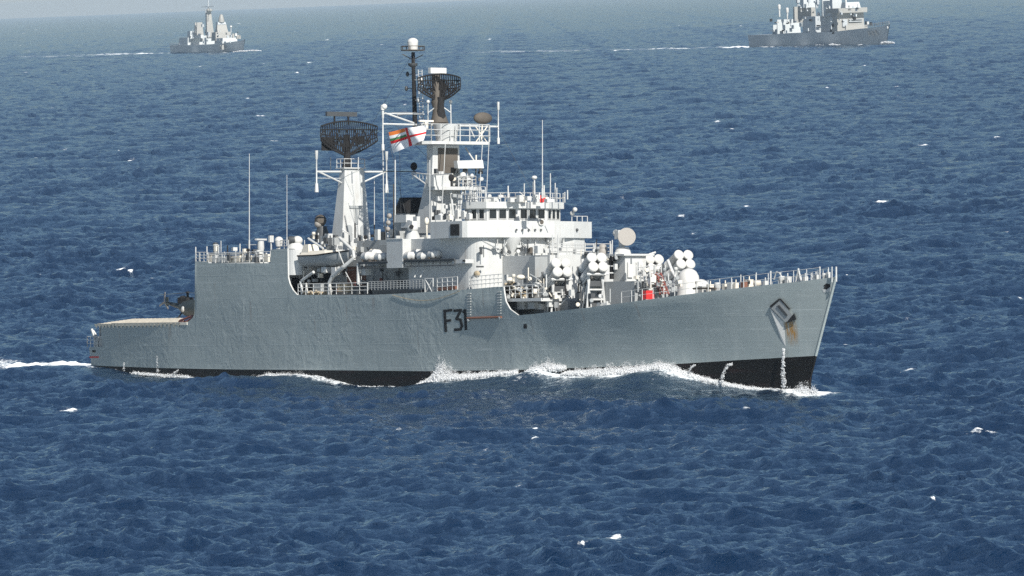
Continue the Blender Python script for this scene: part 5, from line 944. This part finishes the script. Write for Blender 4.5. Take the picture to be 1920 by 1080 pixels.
wrap = np.stack([ids[:-1, -1], ids[:-1, 0], ids[1:, 0], ids[1:, -1]], -1)[:, ::-1]; qd = np.concatenate([qd, wrap, ]).astype(np.int32)
me.vertices.add(len(co)); me.vertices.foreach_set('co', co.ravel()); me.loops.add(qd.size); me.loops.foreach_set('vertex_index', qd.ravel()); me.polygons.add(len(qd)); me.polygons.foreach_set('loop_start', np.arange(0, qd.size, 4, dtype=np.int32)); me.polygons.foreach_set('use_smooth', np.ones(len(qd), bool)); me.update(calc_edges=True)
at_ = me.attributes.new('foam', 'FLOAT', 'POINT'); at_.data.foreach_set('value', np.clip(fo, 0, 1.3).astype(np.float32))
def sea_mat():
    m, nt, b = new_mat('sea_water'); geo = nt.nodes.new("ShaderNodeNewGeometry").outputs['Position']
    at = nt.nodes.new("ShaderNodeAttribute"); at.attribute_name = 'foam'
    n1 = noise(nt, .9, 6, geo, .62, stretch=(.62, 1.15, .4)); n2 = noise(nt, 4.5, 4, geo, .6)
    bp = nt.nodes.new("ShaderNodeBump"); bp.inputs['Strength'].default_value = 1.0; bp.inputs['Distance'].default_value = .34
    nt.links.new(math_n(nt, 'ADD', n1, math_n(nt, 'MULTIPLY', n2, .2)), bp.inputs['Height'])
    # body colour of deep water under a skin of sky reflection; on a wind-roughened sea mutual hiding of the facets caps the mean reflectance
    wd = nt.nodes.new("ShaderNodeBsdfDiffuse"); nt.links.new(mixc(nt, noise(nt, .02, 3, geo), (.0005, .0075, .025), (.001, .012, .036)), wd.inputs[0]); nt.links.new(bp.outputs[0], wd.inputs['Normal'])
    gl = nt.nodes.new("ShaderNodeBsdfGlossy"); gl.inputs['Roughness'].default_value = .08; gl.inputs['Color'].default_value = (.80, .93, 1, 1); nt.links.new(bp.outputs[0], gl.inputs['Normal'])
    fr = nt.nodes.new("ShaderNodeFresnel"); fr.inputs['IOR'].default_value = 1.333; nt.links.new(bp.outputs[0], fr.inputs['Normal'])
    fm = math_n(nt, 'MINIMUM', math_n(nt, 'MULTIPLY', fr.outputs[0], .58), .52)
    b = nt.nodes.new("ShaderNodeMixShader"); nt.links.new(fm, b.inputs[0]); nt.links.new(wd.outputs[0], b.inputs[1]); nt.links.new(gl.outputs[0], b.inputs[2])
    br = noise(nt, 2.4, 7, geo, .72); f = math_n(nt, 'ADD', at.outputs['Fac'], math_n(nt, 'MULTIPLY', math_n(nt, 'SUBTRACT', br, .5), 1.7))
    f = math_n(nt, 'MULTIPLY', maprange(nt, f, .30, .78), maprange(nt, at.outputs['Fac'], .02, .2))
    d = nt.nodes.new("ShaderNodeBsdfDiffuse"); d.inputs[0].default_value = (.80, .84, .86, 1); ms = nt.nodes.new("ShaderNodeMixShader"); out = nt.nodes["Material Output"]
    nt.links.new(f, ms.inputs[0]); nt.links.new(b.outputs[0], ms.inputs[1]); nt.links.new(d.outputs[0], ms.inputs[2]); nt.links.new(ms.outputs[0], out.inputs[0]); return m
me.materials.append(sea_mat()); sea = bpy.data.objects.new('sea', me); COL.objects.link(sea); tag(sea, 'dark blue choppy open sea with small whitecaps', kind='structure')

# ---- thrown-up foam of the bow wave and hull crests, droplets and overboard jets
_gl = np.random.default_rng(17)
def _template(seed):
    g = np.random.default_rng(seed); v = []
    for a in (-.95, -.2, .55): v += [((1 + g.uniform(-.25, .25)) * math.cos(a) * math.cos(b), (1 + g.uniform(-.25, .25)) * math.cos(a) * math.sin(b), math.sin(a)) for b in np.arange(5) * 2 * math.pi / 5 + a]
    v += [(0, 0, -1), (0, 0, 1)]; f = []
    for k in range(5):
        n = (k + 1) % 5; f += [(15, n, k), (k, n, 5 + n), (k, 5 + n, 5 + k), (5 + k, 5 + n, 10 + n), (5 + k, 10 + n, 10 + k), (10 + k, 10 + n, 16)]
    return np.array(v), np.array(f)
_TP = [_template(k) for k in range(6)]
def drops(name, C, Rr, label):                                 # every droplet and clot of one splash, as real small lumps
    C = np.asarray(C); Rr = np.asarray(Rr); V, Fc, o = [], [], 0
    for k, (tv, tf) in enumerate(_TP):
        c, q = C[k::6], Rr[k::6]
        if len(c) == 0: continue
        sc = _gl.uniform(.65, 1.5, (len(c), 1, 3)) * q[:, None, None]; v = c[:, None, :] + tv[None] * sc
        V.append(v.reshape(-1, 3)); Fc.append((tf[None] + (np.arange(len(c)) * len(tv))[:, None, None] + o).reshape(-1, 3)); o += len(c) * len(tv)
    V = np.concatenate(V).astype(np.float32); Fc = np.concatenate(Fc).astype(np.int32); me = bpy.data.meshes.new(name)
    me.vertices.add(len(V)); me.vertices.foreach_set('co', V.ravel()); me.loops.add(Fc.size); me.loops.foreach_set('vertex_index', Fc.ravel()); me.polygons.add(len(Fc)); me.polygons.foreach_set('loop_start', np.arange(0, Fc.size, 3, dtype=np.int32)); me.polygons.foreach_set('use_smooth', np.ones(len(Fc), bool)); me.update(calc_edges=True)
    me.materials.append(M['foam']); ob = bpy.data.objects.new(name, me); COL.objects.link(ob); return tag(ob, label, None, None, 'stuff')
OUTW = -np.array([*SHIP.ey0[:2], 0])
def crest(name, pts, label, dens=5, rr_=(.035, .10)):          # pts: pixel x, foot y, top y, outward reach in metres
    C, Q = [], []; ph = _gl.uniform(0, 6.3, 4)
    for (xa_, fa_, ta_, wa_), (xb_, fb_, tb_, wb_) in zip(pts, pts[1:]):
        n_ = int(abs(xb_ - xa_) * dens * 14); e = [SHIP.world(edge(px, py, lambda x: hb(x, .3))) for px, py in ((xa_, fa_), (xb_, fb_), (xa_, ta_), (xb_, tb_))]
        t = _gl.random((n_, 1)); px = xa_ + (xb_ - xa_) * t; rag = 1 + .3 * np.sin(px * .21 + ph[0]) + .2 * np.sin(px * .55 + ph[1]) + .12 * np.sin(px * 1.4 + ph[2])
        s_ = np.abs(_gl.normal(0, .52, (n_, 1))) * rag; s_ = np.minimum(s_, 1.5); ft = e[0] * (1 - t) + e[1] * t; tp = e[2] * (1 - t) + e[3] * t; w = wa_ + (wb_ - wa_) * t
        c = ft + (tp - ft) * s_ + OUTW * (.05 + w * np.maximum(.05, 1 - s_) * _gl.random((n_, 1)) ** 1.3) + _gl.normal(0, .06, (n_, 3)); C.append(c); Q.append(_gl.uniform(rr_[0], rr_[1], n_) * np.clip(1.05 - .75 * s_[:, 0], .25, 1))
    return drops(name, np.concatenate(C), np.concatenate(Q), label)
crest('spray', [(784, 725, 722, .4), (800, 722, 714, 1.0), (815, 719, 702, 1.2), (824, 717, 685, 1.3), (833, 715, 674, 1.2), (842, 713, 688, 1.1), (850, 712, 700, .9), (890, 709, 701, .8), (930, 705, 698, .8), (972, 700, 695, .5)], 'white splash thrown up the hull side below the number F31', 9)
crest('spray', [(988, 703, 698, .5), (998, 702, 690, 1.0), (1012, 700, 683, 1.2), (1028, 697, 679, 1.1), (1045, 694, 682, .8), (1062, 692, 688, .5)], 'white splash against the hull between the F31 number and the bow', 9)
crest('bow_wave', [(1064, 702, 696, .7), (1090, 702, 694, 1.0), (1130, 703, 690, 1.0), (1170, 701, 687, 1.1), (1205, 698, 685, 1.1), (1235, 692, 680, 1.1), (1252, 690, 680, 1.0), (1268, 695, 687, .8), (1290, 703, 698, .6), (1320, 713, 708, .4), (1350, 719, 715, .4), (1380, 726, 722, .4), (1410, 731, 727, .4), (1450, 735, 731, .4), (1478, 739, 733, .5), (1500, 742, 726, .8), (1518, 744, 724, .9), (1532, 744, 732, .6), (1536, 744, 741, .2)], 'curling white bow wave running aft from the stem along the waterline', 6)
crest('crest_foam', [(446, 720, 716, .5), (480, 712, 706, .5), (505, 706, 700, .5), (535, 706, 700, .7), (552, 708, 698, .8), (575, 707, 702, .5), (610, 714, 710, .3), (640, 721, 717, .3), (665, 728, 725, .3), (740, 729, 726, .3)], 'thin white foam line on the rounded wave below the after hangar', 2.5, (.03, .07))
crest('crest_foam', [(250, 700, 697, .3), (300, 704, 702, .3), (330, 707, 701, .4), (360, 708, 706, .3)], 'thin foam streaks on the water beside the stern quarter', 1.5, (.025, .06))
def jet(name, pts, label, n, r=(.02, .06)):
    C = []; E = [SHIP.world(edge(px, py, lambda x: hb(x, 1))) for px, py in pts]
    for k in range(n * 4):
        t = rng.random() * (len(pts) - 1); i = int(t); u_ = t - i; clot = math.sin(t * 21 + math.sin(t * 9) * 2); 
        if clot < -.1 and rng.random() < .75: continue
        C.append(E[i] * (1 - u_) + E[i + 1] * u_ + OUTW * (.1 + .12 * t + rng.gauss(0, .03)) + SHIP.ex0 * rng.gauss(.05 * clot, .05 + .035 * t) + np.array([0, 0, rng.gauss(0, .04)]))
    return drops(name, C, _gl.uniform(r[0] * .55, r[1] * .6, len(C)), label)
jet('water_jet', [(1471, 655), (1472, 670), (1475, 700), (1478, 726)], 'white water streaming down from below the anchor', 260, (.03, .1))
jet('water_jet', [(1374, 682), (1368, 685), (1363, 697), (1360, 718)], 'white water jet from the hull midway along the bow wave', 130, (.03, .09))
jet('water_jet', [(1305, 684), (1300, 688), (1297, 698)], 'small water jet from the hull above the bow wave crest', 40, (.03, .07))
jet('water_jet', [(336, 694), (330, 699), (322, 706)], 'slanting water jet from the black boot topping near the stern', 50)
jet('water_jet', [(296, 668), (298, 680), (301, 690), (304, 697)], 'thin trickle down the grey plating aft', 40, (.02, .05))
jet('water_jet', [(234, 680), (236, 688), (238, 695)], 'small trickle down the plating nearest the stern', 25, (.02, .05))

# ================================================================== air
hz = MB().bb((-64000, -64000, -5), (64000, 64000, 120)).build('haze', M['foam'], None, 'thin pale sea haze filling the air to the horizon', None, None, 'stuff')
hm_ = bpy.data.materials.new('sea_haze'); hm_.use_nodes = True; nt = hm_.node_tree; nt.nodes.clear(); o_ = nt.nodes.new("ShaderNodeOutputMaterial"); pv = nt.nodes.new("ShaderNodeVolumePrincipled")
pv.inputs['Density'].default_value = .27e-4; pv.inputs['Color'].default_value = (.44, .54, .64, 1); pv.inputs['Anisotropy'].default_value = 0.0
nt.links.new(pv.outputs[0], o_.inputs['Volume']); hz.data.materials.clear(); hz.data.materials.append(hm_)

def far_spray(fr, beam, pts, label):
    C = []
    for (xa_, fa_, ta_), (xb_, fb_, tb_) in zip(pts, pts[1:]):
        for k in range(int(abs(xb_ - xa_) * 30)):
            t = rng.random(); px = xa_ + (xb_ - xa_) * t; ft = fa_ + (fb_ - fa_) * t; tp = ta_ + (tb_ - ta_) * t; C.append(fr.world(fr.at(px, ft + (tp - ft) * rng.random() ** 1.6, y=-beam - rng.random() * 1.5)))
    drops('spray', C, _gl.uniform(.15, .45, len(C)), label)
far_spray(FB, 9.5, [(1488, 90.5, 89), (1520, 90, 87), (1536, 89.5, 84.5), (1548, 89, 86.5), (1560, 89, 82.5), (1570, 88.5, 84), (1588, 88, 87)], 'white wave breaking along the side of the far destroyer')
far_spray(FB, 1.0, [(1652, 83.5, 80), (1660, 83, 78.5), (1668, 82, 79), (1676, 81, 80)], 'white bow wave at the stem of the far destroyer')
far_spray(FA, 8.0, [(405, 102.5, 101), (416, 102, 100.5), (427, 101, 100)], 'small white wave along the side of the far pale warship')
far_spray(FA, 3.0, [(437, 99.5, 98), (448, 98.5, 95.5), (460, 97.5, 95), (474, 96.5, 94), (490, 96.5, 95.5)], 'white bow wave at the stem of the far pale warship')
